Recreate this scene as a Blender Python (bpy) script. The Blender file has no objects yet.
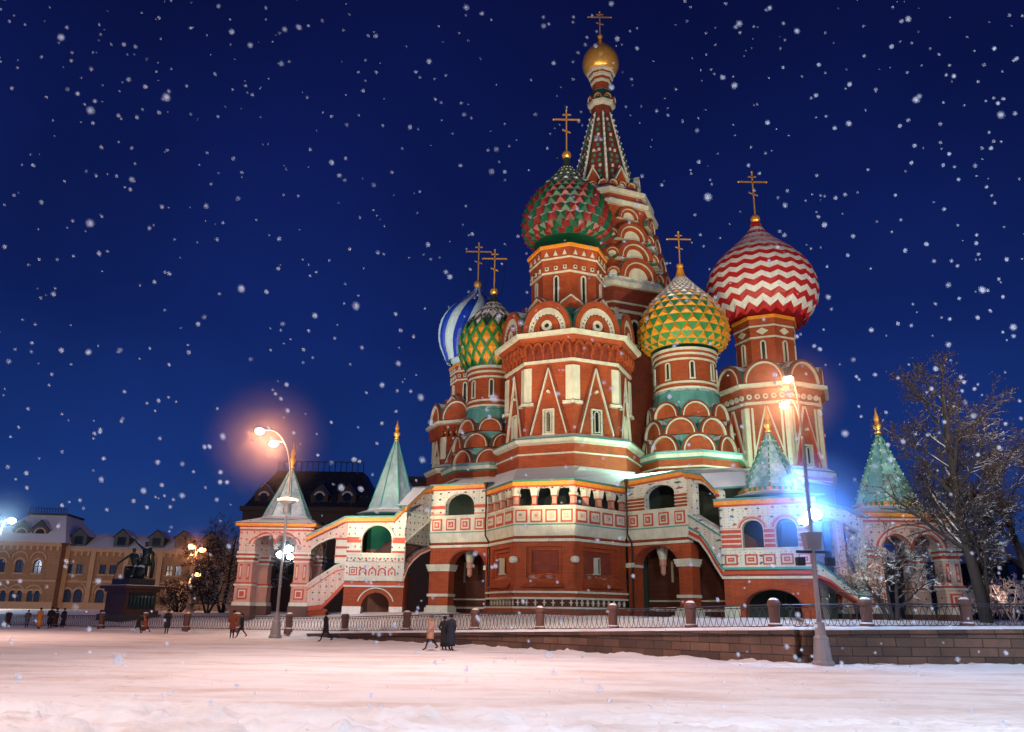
import bpy, bmesh, math, random
from mathutils import Vector, Matrix, noise
from mathutils.geometry import tessellate_polygon
PI=math.pi; R=math.radians
S=bpy.context.scene; COL=S.collection
random.seed(7)
# ------------------------------------------------------------ camera
F=815.; TH=R(16.8); RO=R(.8); EYE=1.7
cr,sr,ct,st=math.cos(RO),math.sin(RO),math.cos(TH),math.sin(TH)
Rv,Uv,Fv=Vector((1,0,0)),Vector((0,-st,ct)),Vector((0,ct,st))
cam=bpy.data.cameras.new('camera'); co=bpy.data.objects.new('camera',cam); COL.objects.link(co)
rc=Rv*cr+Uv*sr; uc=-Rv*sr+Uv*cr; bc=-Fv
M=Matrix((rc,uc,bc)).transposed().to_4x4(); M.translation=Vector((0,0,EYE)); co.matrix_world=M
cam.sensor_width=36; cam.lens=F/1024*36; cam.clip_end=3000; cam.clip_start=.1
S.camera=co
cam.dof.use_dof=True; cam.dof.focus_distance=62; cam.dof.aperture_fstop=1.5
def ray(x,y):
    a=(x-512)/F; b=(366-y)/F
    a,b=a*cr-b*sr,a*sr+b*cr
    return a,ct-b*st,st+b*ct
def at(x,y,Y):
    d=ray(x,y); t=Y/d[1]; return Vector((d[0]*t,Y,EYE+d[2]*t))
def ZY(x,y,Y): return at(x,y,Y).z
# ------------------------------------------------------------ materials
MATS={}
def L(h):
    h=h.lstrip('#'); c=[int(h[i:i+2],16)/255 for i in (0,2,4)]
    return tuple(v/12.92 if v<=.04045 else ((v+.055)/1.055)**2.4 for v in c)
def mat(name,col,rough=.7,metal=0.,snow=None,var=.25,vs=1.2,bump=.0,bs=12.,kind=None,emit=None,es=1.):
    m=bpy.data.materials.new(name); m.use_nodes=True; MATS[name]=m
    N=m.node_tree.nodes; K=m.node_tree.links; b=N['Principled BSDF']
    b.inputs['Roughness'].default_value=rough; b.inputs['Metallic'].default_value=metal
    tc=N.new('ShaderNodeNewGeometry'); P=tc.outputs['Position']
    def node(t,**k):
        n=N.new(t)
        for a,v in k.items(): setattr(n,a,v)
        return n
    def math_(op,a,b_=None,c=None,clamp=False):
        n=node('ShaderNodeMath',operation=op); n.use_clamp=clamp
        for i,v in enumerate((a,b_,c)):
            if v is None: continue
            if hasattr(v,'links') or hasattr(v,'is_linked'): K.new(v,n.inputs[i])
            else: n.inputs[i].default_value=v
        return n.outputs[0]
    def mix(f,a,b_,bt='MIX'):
        n=node('ShaderNodeMix',data_type='RGBA',blend_type=bt)
        for i,v in ((0,f),(6,a),(7,b_)):
            if isinstance(v,(int,float)): n.inputs[i].default_value=v
            elif isinstance(v,tuple): n.inputs[i].default_value=(*v[:3],1)
            else: K.new(v,n.inputs[i])
        return n.outputs[2]
    def nz(scale,detail=4,rough_=.6,vec=None):
        n=node('ShaderNodeTexNoise'); n.inputs['Scale'].default_value=scale; n.inputs['Detail'].default_value=detail
        n.inputs['Roughness'].default_value=rough_; K.new(vec or P,n.inputs['Vector']); return n.outputs['Fac']
    c=mix(math_('MULTIPLY',math_('SUBTRACT',nz(vs,5),.35,clamp=True),var*3,clamp=True),tuple(col),tuple(v*.45 for v in col))
    hgt=nz(bs,4)
    if kind=='brick':      # courses of brick read along the height, joints paler
        sx=node('ShaderNodeSeparateXYZ'); K.new(P,sx.inputs[0])
        u=math_('ADD',math_('MULTIPLY',sx.outputs[0],1.),math_('MULTIPLY',sx.outputs[1],.8))
        cb=node('ShaderNodeCombineXYZ'); K.new(u,cb.inputs[0]); K.new(sx.outputs[2],cb.inputs[1])
        bt=node('ShaderNodeTexBrick'); K.new(cb.outputs[0],bt.inputs['Vector'])
        bt.inputs['Scale'].default_value=1; bt.inputs['Brick Width'].default_value=.34; bt.inputs['Row Height'].default_value=.12
        bt.inputs['Mortar Size'].default_value=.012
        bt.inputs['Color1'].default_value=(1,1,1,1); bt.inputs['Color2'].default_value=(.72,.7,.68,1); bt.inputs['Mortar'].default_value=(.62,.6,.58,1)
        c=mix(1.,c,bt.outputs['Color'],'MULTIPLY')
    if kind=='granite':
        sx=node('ShaderNodeSeparateXYZ'); K.new(P,sx.inputs[0])
        u=math_('SUBTRACT',sx.outputs[0],math_('MULTIPLY',sx.outputs[1],.7))
        cb=node('ShaderNodeCombineXYZ'); K.new(u,cb.inputs[0]); K.new(sx.outputs[2],cb.inputs[1])
        bt=node('ShaderNodeTexBrick'); K.new(cb.outputs[0],bt.inputs['Vector'])
        bt.inputs['Scale'].default_value=1; bt.inputs['Brick Width'].default_value=1.05; bt.inputs['Row Height'].default_value=.33
        bt.inputs['Mortar Size'].default_value=.02; bt.inputs['Bias'].default_value=-.1
        bt.inputs['Color1'].default_value=(1,1,1,1); bt.inputs['Color2'].default_value=(.28,.30,.34,1); bt.inputs['Mortar'].default_value=(.1,.1,.1,1)
        c=mix(1.,c,bt.outputs['Color'],'MULTIPLY')
    if kind in('paint','paintblue','paintred'):    # painted leaf and flower ornament on whitewash
        for sc,th,pal in ((2.1,.15,((.03,.07,.16),(.02,.12,.08),(.35,.05,.03))),(5.5,.12,((.02,.14,.12),(.4,.06,.04),(.02,.05,.2)))):
            v=node('ShaderNodeTexVoronoi'); v.voronoi_dimensions='2D'; v.inputs['Scale'].default_value=sc; v.inputs['Randomness'].default_value=.22
            dn=node('ShaderNodeTexNoise'); dn.inputs['Scale'].default_value=6; K.new(P,dn.inputs['Vector'])
            ad=node('ShaderNodeVectorMath',operation='MULTIPLY_ADD'); K.new(dn.outputs['Color'],ad.inputs[0]); ad.inputs[1].default_value=(.12,.12,.12)
            sx=node('ShaderNodeSeparateXYZ'); K.new(P,sx.inputs[0]); cb=node('ShaderNodeCombineXYZ'); K.new(math_('ADD',sx.outputs[0],math_('MULTIPLY',sx.outputs[1],.6)),cb.inputs[0]); K.new(sx.outputs[2],cb.inputs[1]); K.new(cb.outputs[0],ad.inputs[2])
            K.new(ad.outputs[0],v.inputs['Vector'])
            rp=node('ShaderNodeValToRGB'); e=rp.color_ramp; e.interpolation='CONSTANT'
            if kind=='paintred': pal=((.5,.08,.04),pal[1],(.5,.07,.04))
            e.elements[0].color=(*pal[0],1); e.elements[1].position=.36; e.elements[1].color=(*pal[1],1)
            q=e.elements.new(.68); q.color=(*pal[2],1)
            sp=node('ShaderNodeSeparateColor'); K.new(v.outputs['Color'],sp.inputs[0]); K.new(sp.outputs[0],rp.inputs[0])
            f=math_('LESS_THAN',v.outputs['Distance'],th)
            c=mix(f,c,rp.outputs[0])
    if name in('brick','whitewash','ornament','ornament_red','pink_paint','ochre','brick_deep','granite','red_paint','teal_roof','green_sheet','tent_sheet','tent_pale','dome_white','dome_crimson','dome_yellow','dome_green2','dome_green','dome_red'):   # rain stains running down, soot and patched paint
        mp=node('ShaderNodeMapping'); mp.inputs['Scale'].default_value=(1.7,1.7,.22); K.new(P,mp.inputs[0])
        s1=math_('MULTIPLY',math_('SUBTRACT',nz(1.3,6,.7,mp.outputs[0]),.47,clamp=True),3.2,clamp=True)
        s2=math_('MULTIPLY',math_('SUBTRACT',nz(.45,5,.65),.50,clamp=True),2.6,clamp=True)
        c=mix(math_('MULTIPLY',s1,.55),c,tuple(v*.38+.01 for v in col)); c=mix(math_('MULTIPLY',s2,.5),c,tuple(v*.55+.012 for v in col))
    if snow is not None:   # snow lies where the surface faces up
        sx=node('ShaderNodeSeparateXYZ'); K.new(tc.outputs['Normal'],sx.inputs[0])
        s=math_('ADD',sx.outputs[2],math_('MULTIPLY',math_('SUBTRACT',nz(1.7,6,.7),.5),.55))
        s=math_('MULTIPLY',math_('SUBTRACT',s,snow),6.,clamp=True)
        c=mix(s,c,(.82,.85,.9))
        rr=node('ShaderNodeMix'); K.new(s,rr.inputs[0]); rr.inputs[2].default_value=rough; rr.inputs[3].default_value=.8; K.new(rr.outputs[0],b.inputs['Roughness'])
        if metal:
            rr=node('ShaderNodeMix'); K.new(s,rr.inputs[0]); rr.inputs[2].default_value=metal; rr.inputs[3].default_value=0; K.new(rr.outputs[0],b.inputs['Metallic'])
    K.new(c,b.inputs['Base Color'])
    if bump:
        bp=node('ShaderNodeBump'); bp.inputs['Strength'].default_value=bump; bp.inputs['Distance'].default_value=.05
        K.new(hgt,bp.inputs['Height']); K.new(bp.outputs[0],b.inputs['Normal'])
    if emit:
        b.inputs['Emission Color'].default_value=(*emit,1); b.inputs['Emission Strength'].default_value=es
    return m
mat('brick',(.43,.074,.014),.75,kind='brick',bump=.3,var=.5,snow=.75)
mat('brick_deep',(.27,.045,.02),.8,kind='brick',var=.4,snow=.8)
mat('red_paint',(.52,.07,.035),.6,snow=.8,var=.2)
mat('pink_paint',(.60,.30,.22),.6,snow=.8)
mat('whitewash',(.64,.65,.52),.6,snow=.8,var=.35,bump=.15)
mat('ornament',(.64,.65,.55),.6,kind='paint',snow=.85,var=.15)
mat('ornament_red',(.62,.47,.38),.6,kind='paintred',snow=.85,var=.15)
mat('green_sheet',(.03,.2,.15),.45,snow=.55,var=.4,bump=.2)
mat('teal_roof',(.11,.33,.32),.45,snow=.42,var=.35,bump=.2)
mat('tent_pale',(.36,.54,.56),.4,snow=.33,var=.5,bump=.4,vs=2.)
mat('tent_sheet',(.22,.48,.48),.4,snow=.36,var=.4,bump=.3)
mat('shaded_interior',(.035,.05,.04),.8)  # wall colour kept near black to stand in for indoor shade
mat('shaded_brick',(.12,.03,.015),.8,kind='brick')  # brick darkened in its colour for the shade under the arches
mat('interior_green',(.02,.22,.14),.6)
mat('teal_trim',(.06,.33,.27),.5,snow=.7)
mat('valance',(.80,.30,.03),.45,snow=.85,vs=6,var=.5)
mat('gold',(1.,.50,.10),.3,metal=.6,vs=4)
mat('dark',(.008,.012,.014),.5,var=.1)
mat('glass_dark',(.01,.02,.03),.12,var=.1)
mat('glass_blue',(.02,.06,.16),.15,var=.1)
mat('dome_red',(.20,.016,.014),.4,snow=.5,vs=3)
mat('dome_green',(.006,.09,.04),.4,snow=.5,vs=3)
mat('dome_green2',(.03,.26,.07),.45,snow=.6,vs=3)
mat('dome_yellow',(.74,.30,.025),.45,snow=.55,vs=3)
mat('dome_orange',(.8,.32,.02),.45,snow=.6,vs=3)
mat('dome_blue',(.01,.06,.55),.4,snow=.75,vs=3)
mat('dome_pale',(.60,.82,.88),.4,snow=.75,vs=3)
mat('dome_white',(.78,.75,.70),.5,snow=.7,var=.1)
mat('dome_crimson',(.5,.02,.02),.45,snow=.66,vs=3)
mat('tile_dark',(.03,.05,.04),.4,snow=.6,vs=3)
mat('iron',(.02,.022,.025),.5,metal=.4,snow=.8)
mat('iron_rail',(.05,.05,.06),.5,metal=.2,snow=.75)
mat('lamp_paint',(.30,.27,.27),.5,metal=.2,snow=.9)
mat('post_stone',(.13,.06,.045),.7,snow=.7,bump=.4)
mat('granite',(.20,.105,.065),.6,kind='granite',snow=.8,vs=1.1,var=.7,bump=.6)
mat('granite_red',(.10,.045,.03),.35,snow=.75,vs=6)
mat('granite_dark',(.04,.045,.05),.35,snow=.8,vs=6)
mat('bronze',(.025,.05,.05),.42,metal=.5,snow=.5,vs=6)
mat('ochre',(.42,.24,.13),.75,kind='brick',snow=.85,vs=.3,var=.3,bump=.2,bs=3)
mat('ochre_trim',(.50,.32,.19),.7,snow=.85,vs=.6,var=.2)
mat('slate_roof',(.16,.22,.34),.5,snow=.30,vs=.5)
mat('dark_roof',(.03,.035,.04),.5,snow=.72,vs=.5)
mat('dark_wall',(.07,.045,.035),.7,vs=.5)
mat('bark',(.022,.016,.014),.85,snow=.55,vs=4,bump=.5)
mat('leaf',(.06,.03,.014),.7,snow=.85,vs=.6,var=.4)
mat('skin',(.5,.27,.19),.6,var=.1)
for n,c in dict(coat_black=(.012,.012,.016),coat_orange=(.55,.22,.03),coat_rust=(.3,.08,.03),coat_tan=(.5,.28,.18),coat_grey=(.1,.11,.13),coat_navy=(.015,.02,.04),trouser=(.012,.013,.02),boot=(.015,.012,.01)).items(): mat(n,c,.85,var=.2,vs=8)
def emis(name,c,s):
    m=mat(name,(.8,.8,.8),.4,emit=c,es=s); return m
emis('glow_warm',(1.,.45,.16),22); emis('glow_white',(.7,.86,1.),60); emis('glow_far',(1.,.36,.10),14)
emis('lantern',(1.,.45,.25),6)
# ------------------------------------------------------------ mesh helpers
class MB:
    def __init__(s): s.v=[]; s.f=[]; s.m=[]; s.ml=[]
    def mi(s,n):
        if n not in s.ml: s.ml.append(n)
        return s.ml.index(n)
    def add(s,vs,fs,m):
        o=len(s.v); s.v+= [tuple(v) for v in vs]; i=s.mi(m)
        for f in fs: s.f.append(tuple(o+k for k in f)); s.m.append(i)
    def box(s,c,d,m,rz=0,taper=1.):
        cx,cy,cz=c; hx,hy,hz=d[0]/2,d[1]/2,d[2]/2; a,b=math.cos(rz),math.sin(rz); vs=[]
        for z,k in ((-hz,1),(hz,taper)):
            for x,y in ((-hx,-hy),(hx,-hy),(hx,hy),(-hx,hy)):
                x*=k;y*=k; vs.append((cx+x*a-y*b,cy+x*b+y*a,cz+z))
        s.add(vs,[(0,3,2,1),(4,5,6,7),(0,1,5,4),(1,2,6,5),(2,3,7,6),(3,0,4,7)],m)
    def ring(s,c,n,rot,lv,cap=True,ang=2*PI):
        """stack of n-gon sections: lv=[(r,z,material of the band above)]"""
        cx,cy=c; vs=[]
        for r,z,_ in lv:
            for k in range(n):
                a=rot+2*PI*k/n; vs.append((cx+r*math.cos(a),cy+r*math.sin(a),z))
        o=len(s.v); s.v+=vs
        for i in range(len(lv)-1):
            mi=s.mi(lv[i][2])
            for k in range(n):
                k2=(k+1)%n; s.f.append((o+i*n+k,o+i*n+k2,o+(i+1)*n+k2,o+(i+1)*n+k)); s.m.append(mi)
        if cap:
            s.f.append(tuple(o+k for k in range(n))[::-1]); s.m.append(s.mi(lv[0][2]))
            s.f.append(tuple(o+(len(lv)-1)*n+k for k in range(n))); s.m.append(s.mi(lv[-1][2]))
    def tube(s,pts,rad,m,n=6,flat=1.):
        pts=[Vector(p) for p in pts]; rr=rad if isinstance(rad,(list,tuple)) else [rad]*len(pts)
        o=len(s.v); up=None
        for i,p in enumerate(pts):
            d=(pts[min(i+1,len(pts)-1)]-pts[max(i-1,0)]).normalized()
            if up is None: up=Vector((0,0,1)) if abs(d.z)<.9 else Vector((1,0,0))
            x=d.cross(up).normalized(); y=x.cross(d).normalized(); up=y
            for k in range(n):
                a=2*PI*k/n; q=p+(x*math.cos(a)+y*math.sin(a)*flat)*rr[i]; s.v.append(tuple(q))
        mi=s.mi(m)
        for i in range(len(pts)-1):
            for k in range(n):
                k2=(k+1)%n; s.f.append((o+i*n+k,o+i*n+k2,o+(i+1)*n+k2,o+(i+1)*n+k)); s.m.append(mi)
        s.f.append(tuple(o+k for k in range(n))); s.m.append(mi)
        s.f.append(tuple(o+(len(pts)-1)*n+k for k in range(n))[::-1]); s.m.append(mi)
    def ball(s,c,r,m,n=10,sz=1.):
        lv=[(max(.01,r*math.sin(PI*i/n)),c[2]-r*sz*math.cos(PI*i/n),m) for i in range(n+1)]
        s.ring((c[0],c[1]),n+2,0,lv)
    def build(s,name,parent=None,smooth=False,recalc=True,org=None):
        me=bpy.data.meshes.new(name)
        if org is None: org=WORG.get(parent.name,(0,0,0)) if parent else (0,0,0)
        me.from_pydata([(v[0]-org[0],v[1]-org[1],v[2]-org[2]) for v in s.v],[],s.f)
        for n in s.ml: me.materials.append(MATS[n])
        me.polygons.foreach_set('material_index',s.m)
        if recalc:
            b=bmesh.new(); b.from_mesh(me); bmesh.ops.recalc_face_normals(b,faces=b.faces); b.to_mesh(me); b.free()
        if smooth: me.polygons.foreach_set('use_smooth',[True]*len(me.polygons))
        me.update()
        o=bpy.data.objects.new(name,me); COL.objects.link(o)
        if parent: o.parent=parent; WORG[o.name]=org
        return o
WORG={}
def thing(name,label,cat,loc=(0,0,0),rz=0,group=None,world=False):
    o=bpy.data.objects.new(name,None); COL.objects.link(o); o.location=loc; o.rotation_euler.z=rz
    o.empty_display_size=.5
    tag(o,label,cat,group)
    WORG[o.name]=tuple(loc) if world else (0,0,0)
    return o
def tag(o,label=None,cat=None,group=None,kind=None):
    if label: o['label']=label
    if cat: o['category']=cat
    if group: o['group']=group
    if kind: o['kind']=kind
    return o
class Fr:
    """upright frame: u along the face, z up, d out of the face"""
    def __init__(s,p0,p1=None,ang=None):
        s.o=Vector((p0[0],p0[1]))
        s.t=(Vector(p1)-s.o).normalized() if p1 is not None else Vector((math.cos(ang),math.sin(ang)))
        s.n=Vector((s.t.y,-s.t.x))
        s.len=(Vector(p1)-s.o).length if p1 is not None else 0
    def p(s,u,z,d=0): q=s.o+s.t*u+s.n*d; return (q.x,q.y,z)
    def px(s,x,y):
        a,b,c=ray(x,y); k=(s.n.x*s.o.x+s.n.y*s.o.y)/(s.n.x*a+s.n.y*b)
        X,Y=a*k,b*k; return ((X-s.o.x)*s.t.x+(Y-s.o.y)*s.t.y, EYE+c*k)
    def PX(s,l): return [s.px(*q) for q in l]
    def box(s,mb,u0,u1,z0,z1,d0,d1,m):
        v=[s.p(u,z,d) for z in(z0,z1) for u,d in((u0,d1),(u1,d1),(u1,d0),(u0,d0))]
        mb.add(v,[(0,3,2,1),(4,5,6,7),(0,1,5,4),(1,2,6,5),(2,3,7,6),(3,0,4,7)],m)
    def poly(s,mb,outer,d0,d1,m,holes=(),edge=None,hole_edge=None):
        loops=[list(outer)]+[list(h) for h in holes]
        tris=tessellate_polygon([[Vector((u,z,0)) for u,z in l] for l in loops])
        fl=[q for l in loops for q in l]; n=len(fl)
        v=[s.p(u,z,d1) for u,z in fl]; w=[s.p(u,z,d0) for u,z in fl]
        mb.add(v+w,[tuple(t) for t in tris]+[tuple(n+k for k in t[::-1]) for t in tris],m)
        o=0
        for li,l in enumerate(loops):
            k=len(l); q=[(s.p(u,z,d1)) for u,z in l]+[s.p(u,z,d0) for u,z in l]
            mb.add(q,[(i,(i+1)%k,k+(i+1)%k,k+i) for i in range(k)],(edge or m) if li==0 else (hole_edge or edge or m))
    def strip(s,mb,pts,h,d0,d1,m):
        """band of height h under a polyline"""
        for a,b in zip(pts[:-1],pts[1:]):
            v=[]
            for d in(d1,d0):
                v+=[s.p(a[0],a[1],d),s.p(b[0],b[1],d),s.p(b[0],b[1]-h,d),s.p(a[0],a[1]-h,d)]
            mb.add(v,[(0,1,2,3),(7,6,5,4),(0,4,5,1),(1,5,6,2),(2,6,7,3),(3,7,4,0)],m)
    def arc(s,mb,u,z,r0,r1,d0,d1,m,a0=0,a1=PI,n=14,sz=1.,og=0.):
        """ring segment; og adds a small point at the crown"""
        v=[]
        for i in range(n+1):
            a=a0+(a1-a0)*i/n; c_,s_=math.cos(a),math.sin(a); k=1+og*max(0,1-abs(a-PI/2)/.45)
            for r in(r0,r1):
                for d in(d0,d1): v.append(s.p(u+r*c_,z+r*s_*sz*k,d))
        f=[]
        for i in range(n):
            b=i*4;e=b+4
            f+=[(b+1,b+3,e+3,e+1),(b,e,e+2,b+2),(b+2,e+2,e+3,b+3)]
            if r0>0: f.append((b,b+1,e+1,e))
        f+=[(0,2,3,1),(n*4,n*4+1,n*4+3,n*4+2)]
        mb.add(v,f,m)
    def arch(s,u0,u1,zb,zs,zt,n=12):
        c=(u0+u1)/2;r=(u1-u0)/2
        return [(u0,zb)]+[(c-r*math.cos(PI*i/n),zs+(zt-zs)*math.sin(PI*i/n)) for i in range(n+1)]+[(u1,zb)]
def oct_faces(c,r,rot,n=8):
    """frames of the faces of an n-gon; u runs 0..len left to right seen from outside"""
    out=[]
    for k in range(n):
        a=rot+2*PI*k/n; b=rot+2*PI*(k+1)/n
        f=Fr((c[0]+r*math.cos(a),c[1]+r*math.sin(a)),(c[0]+r*math.cos(b),c[1]+r*math.sin(b)))
        out.append(f)
    return out
def seen(f):   # faces that can never be seen from the square's side are left plain
    m=f.o+f.t*f.len/2; return f.n.dot(-m.normalized())>-.45
ROT=R(-90)   # the octagons point a corner at the square
# ------------------------------------------------------------ sky and light
W=bpy.data.worlds.new('World'); S.world=W; W.use_nodes=True
N=W.node_tree.nodes; K=W.node_tree.links; bg=N['Background']
tc=N.new('ShaderNodeTexCoord'); sx=N.new('ShaderNodeSeparateXYZ'); K.new(tc.outputs['Generated'],sx.inputs[0])
rp=N.new('ShaderNodeValToRGB'); e=rp.color_ramp
e.elements[0].position=0; e.elements[0].color=(*L('2b4684'),1)
e.elements[1].position=.68; e.elements[1].color=(*L('070d3a'),1)
for p_,c_ in ((.06,'213e7a'),(.16,'153070'),(.32,'0d205c'),(.5,'09154a')):
    q=e.elements.new(p_); q.color=(*L(c_),1)
K.new(sx.outputs[2],rp.inputs[0])
ns=N.new('ShaderNodeTexNoise'); ns.inputs['Scale'].default_value=2.2; ns.inputs['Detail'].default_value=5; K.new(tc.outputs['Generated'],ns.inputs['Vector'])
mr=N.new('ShaderNodeMapRange'); mr.inputs[1].default_value=.3; mr.inputs[2].default_value=.7; mr.inputs[3].default_value=.7; mr.inputs[4].default_value=1.32; K.new(ns.outputs['Fac'],mr.inputs[0])
ml=N.new('ShaderNodeVectorMath'); ml.operation='SCALE'; K.new(rp.outputs[0],ml.inputs[0]); K.new(mr.outputs[0],ml.inputs['Scale'])
sky=N.new('ShaderNodeTexSky'); sky.sky_type='NISHITA'; sky.sun_disc=False; sky.sun_elevation=R(-4); sky.sun_rotation=R(150)
sk=N.new('ShaderNodeVectorMath'); sk.operation='SCALE'; sk.inputs['Scale'].default_value=.05; K.new(sky.outputs[0],sk.inputs[0])
ad=N.new('ShaderNodeVectorMath'); ad.operation='ADD'; K.new(ml.outputs[0],ad.inputs[0]); K.new(sk.outputs[0],ad.inputs[1])
K.new(ad.outputs[0],bg.inputs['Color']); bg.inputs['Strength'].default_value=1.
S.view_settings.view_transform='Standard'; S.view_settings.look='None'; S.view_settings.exposure=0; S.view_settings.gamma=1
def light(kind,loc,col,e,target=None,size=.3,spot=None,blend=.6,name=None):
    l=bpy.data.lights.new(name or 'flood_and_fill',kind); l.color=col; l.energy=e  # default name covers floodlights and added fill lights alike
    o=bpy.data.objects.new(name or 'flood_and_fill',l); COL.objects.link(o); o.location=loc
    if kind in('POINT','SPOT'): l.shadow_soft_size=size
    if kind=='SUN': l.angle=size
    if spot: l.spot_size=R(spot); l.spot_blend=blend
    if target is not None: o.rotation_euler=(Vector(target)-Vector(loc)).to_track_quat('-Z','Y').to_euler()
    return o
WARM=(1.,.80,.50); COOL=(.62,.8,1.); GRN=(.55,1.,.72); SOD=(1.,.48,.24)
light('SUN',(0,-10,50),(.55,.68,1.),.05,target=(6,60,5),size=R(10),name='blue_fill')  # faint bluish ambient fill, added from behind the camera
light('SPOT',(-34,22,11),WARM,41000,(3,68,31),spot=60)
light('SPOT',(6,20,12),WARM,23000,(9,68,33),spot=56)
light('SPOT',(4,26,11),WARM,7500,(4,60,4),spot=58)  # added warm fill that brightens the lower bastion
light('SPOT',(-8,18,12),WARM,32000,(9.5,80,50),spot=26)
light('SPOT',(1,44,1.7),WARM,9000,(5,66,33),spot=44)
light('SPOT',(17,38,1.6),WARM,9000,(21,70,32),spot=44)
light('SPOT',(-12,55,1.7),WARM,6000,(-2,78,27),spot=44)
light('SPOT',(36,24,11),WARM,38000,(16,66,29),spot=62)
light('SPOT',(2,46,1.8),WARM,13000,(6,72,34),spot=50)
light('SPOT',(-31,60,4),(.95,.93,.86),30000,(-4.5,86,31),spot=22)  # added spot that brightens the striped rear dome
light('SPOT',(-14,42,9),(1.,.82,.70),3200,(-12,62,5),spot=80)
light('SPOT',(13,26,10),(1.,.84,.68),9500,(23,52,8),spot=52)
# the two floodlights hung on the lamp posts
light('SPOT',(-13.2,52.9,7.2),COOL,1500,(-13,64,9),spot=130,size=.25)
light('SPOT',(11.4,32.3,6.9),COOL,6000,(20,60,10),spot=120,size=.3)
# green-white floodlights standing on the gallery roofs between the towers
light('POINT',(10.6,62.2,13.6),GRN,800); light('POINT',(2.,74,14.5),GRN,500); light('POINT',(19.6,64.5,14.),GRN,500)
light('SPOT',(15,30,1.6),(1.,.76,.40),30000,(10.4,76,42),spot=15); light('SPOT',(11.4,72.4,14.5),(1.,.76,.42),2500,(9.2,76,34),spot=60)  # first: narrow warm spot added from the square to brighten the central gables
light('POINT',(-6.3,67,8.6),GRN,150); light('POINT',(-4.,64.8,8.2),(1.,.6,.4),60)
# unseen spots added over the square to light its snow and the flakes
light('SPOT',(-14,4,10),(1.,.74,.66),10500,(-14,4.5,0),size=.5,spot=155); light('SPOT',(9,2,10),(.84,.89,1.),12500,(9,2.5,0),size=.5,spot=155)
light('SPOT',(-3,28,14),(1.,.68,.60),12000,(-3,28.5,0),size=.5,spot=140); light('SPOT',(26,20,12),(.74,.83,1.),10500,(26,20.5,0),size=.5,spot=140)
light('SPOT',(-58,84,7),(1.,.68,.42),8500,(-62,124,7),spot=130); light('SPOT',(-36,92,8),(1.,.62,.38),6500,(-42,128,7),spot=120); light('SPOT',(-75,92,9),(.7,.8,1.),4000,(-76,122,14),spot=100)  # added spots that brighten the arcade front
light('SPOT',(-36,44,12),(1.,.60,.48),13000,(-36,44.5,0),size=.5,spot=140)
# ------------------------------------------------------------ the cathedral
CATH=thing('cathedral','red brick cathedral with patterned onion domes, central tent spire and white arcaded gallery, floodlit','cathedral',(8,72,1.2),world=True)
CO=(8,72,1.2)
def cross(parent,c,z0,z1,w,lbl=None):
    mb=MB(); x,y=c; h=z1-z0; r=.036+.007*h
    mb.ball((x,y,z0+h*.07),h*.085,'gold',8)
    mb.box((x,y,z0+h*.56),(r*1.6,r*1.4,h*.88),'gold')
    mb.box((x,y,z0+h*.80),(w*2,r*1.4,r*1.8),'gold')
    mb.box((x,y,z0+h*.90),(w*.6,r*1.4,r*1.6),'gold')
    f=Fr((x,y),ang=0); f.strip(mb,[(-w*.32,z0+h*.60),(w*.32,z0+h*.54)],r*1.6,-r*.7,r*.7,'gold')
    for s in(-1,1): mb.tube([(x+s*w*.95,y,z0+h*.79),(x+s*w*.8,y,z0+h*.3),(x+s*w*.55,y,z0-h*.12)],.022,'iron',4)
    for s in(-1,1):
        mb.ball((x+s*w,y,z0+h*.80),r*1.5,'gold',6)
    mb.ball((x,y,z1),r*1.5,'gold',6)
    return mb.build('cross',parent)
PROF=[(0,.76),(.05,.86),(.12,.95),(.2,.995),(.27,1.),(.35,.985),(.43,.94),(.51,.86),(.59,.745),(.66,.61),(.73,.455),(.80,.31),(.87,.18),(.93,.10),(1,.065)]
def prof0(t):
    for (a,ra),(b,rb) in zip(PROF[:-1],PROF[1:]):
        if t<=b: 
            k=(t-a)/(b-a); return ra+(rb-ra)*k
    return PROF[-1][1]
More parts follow.
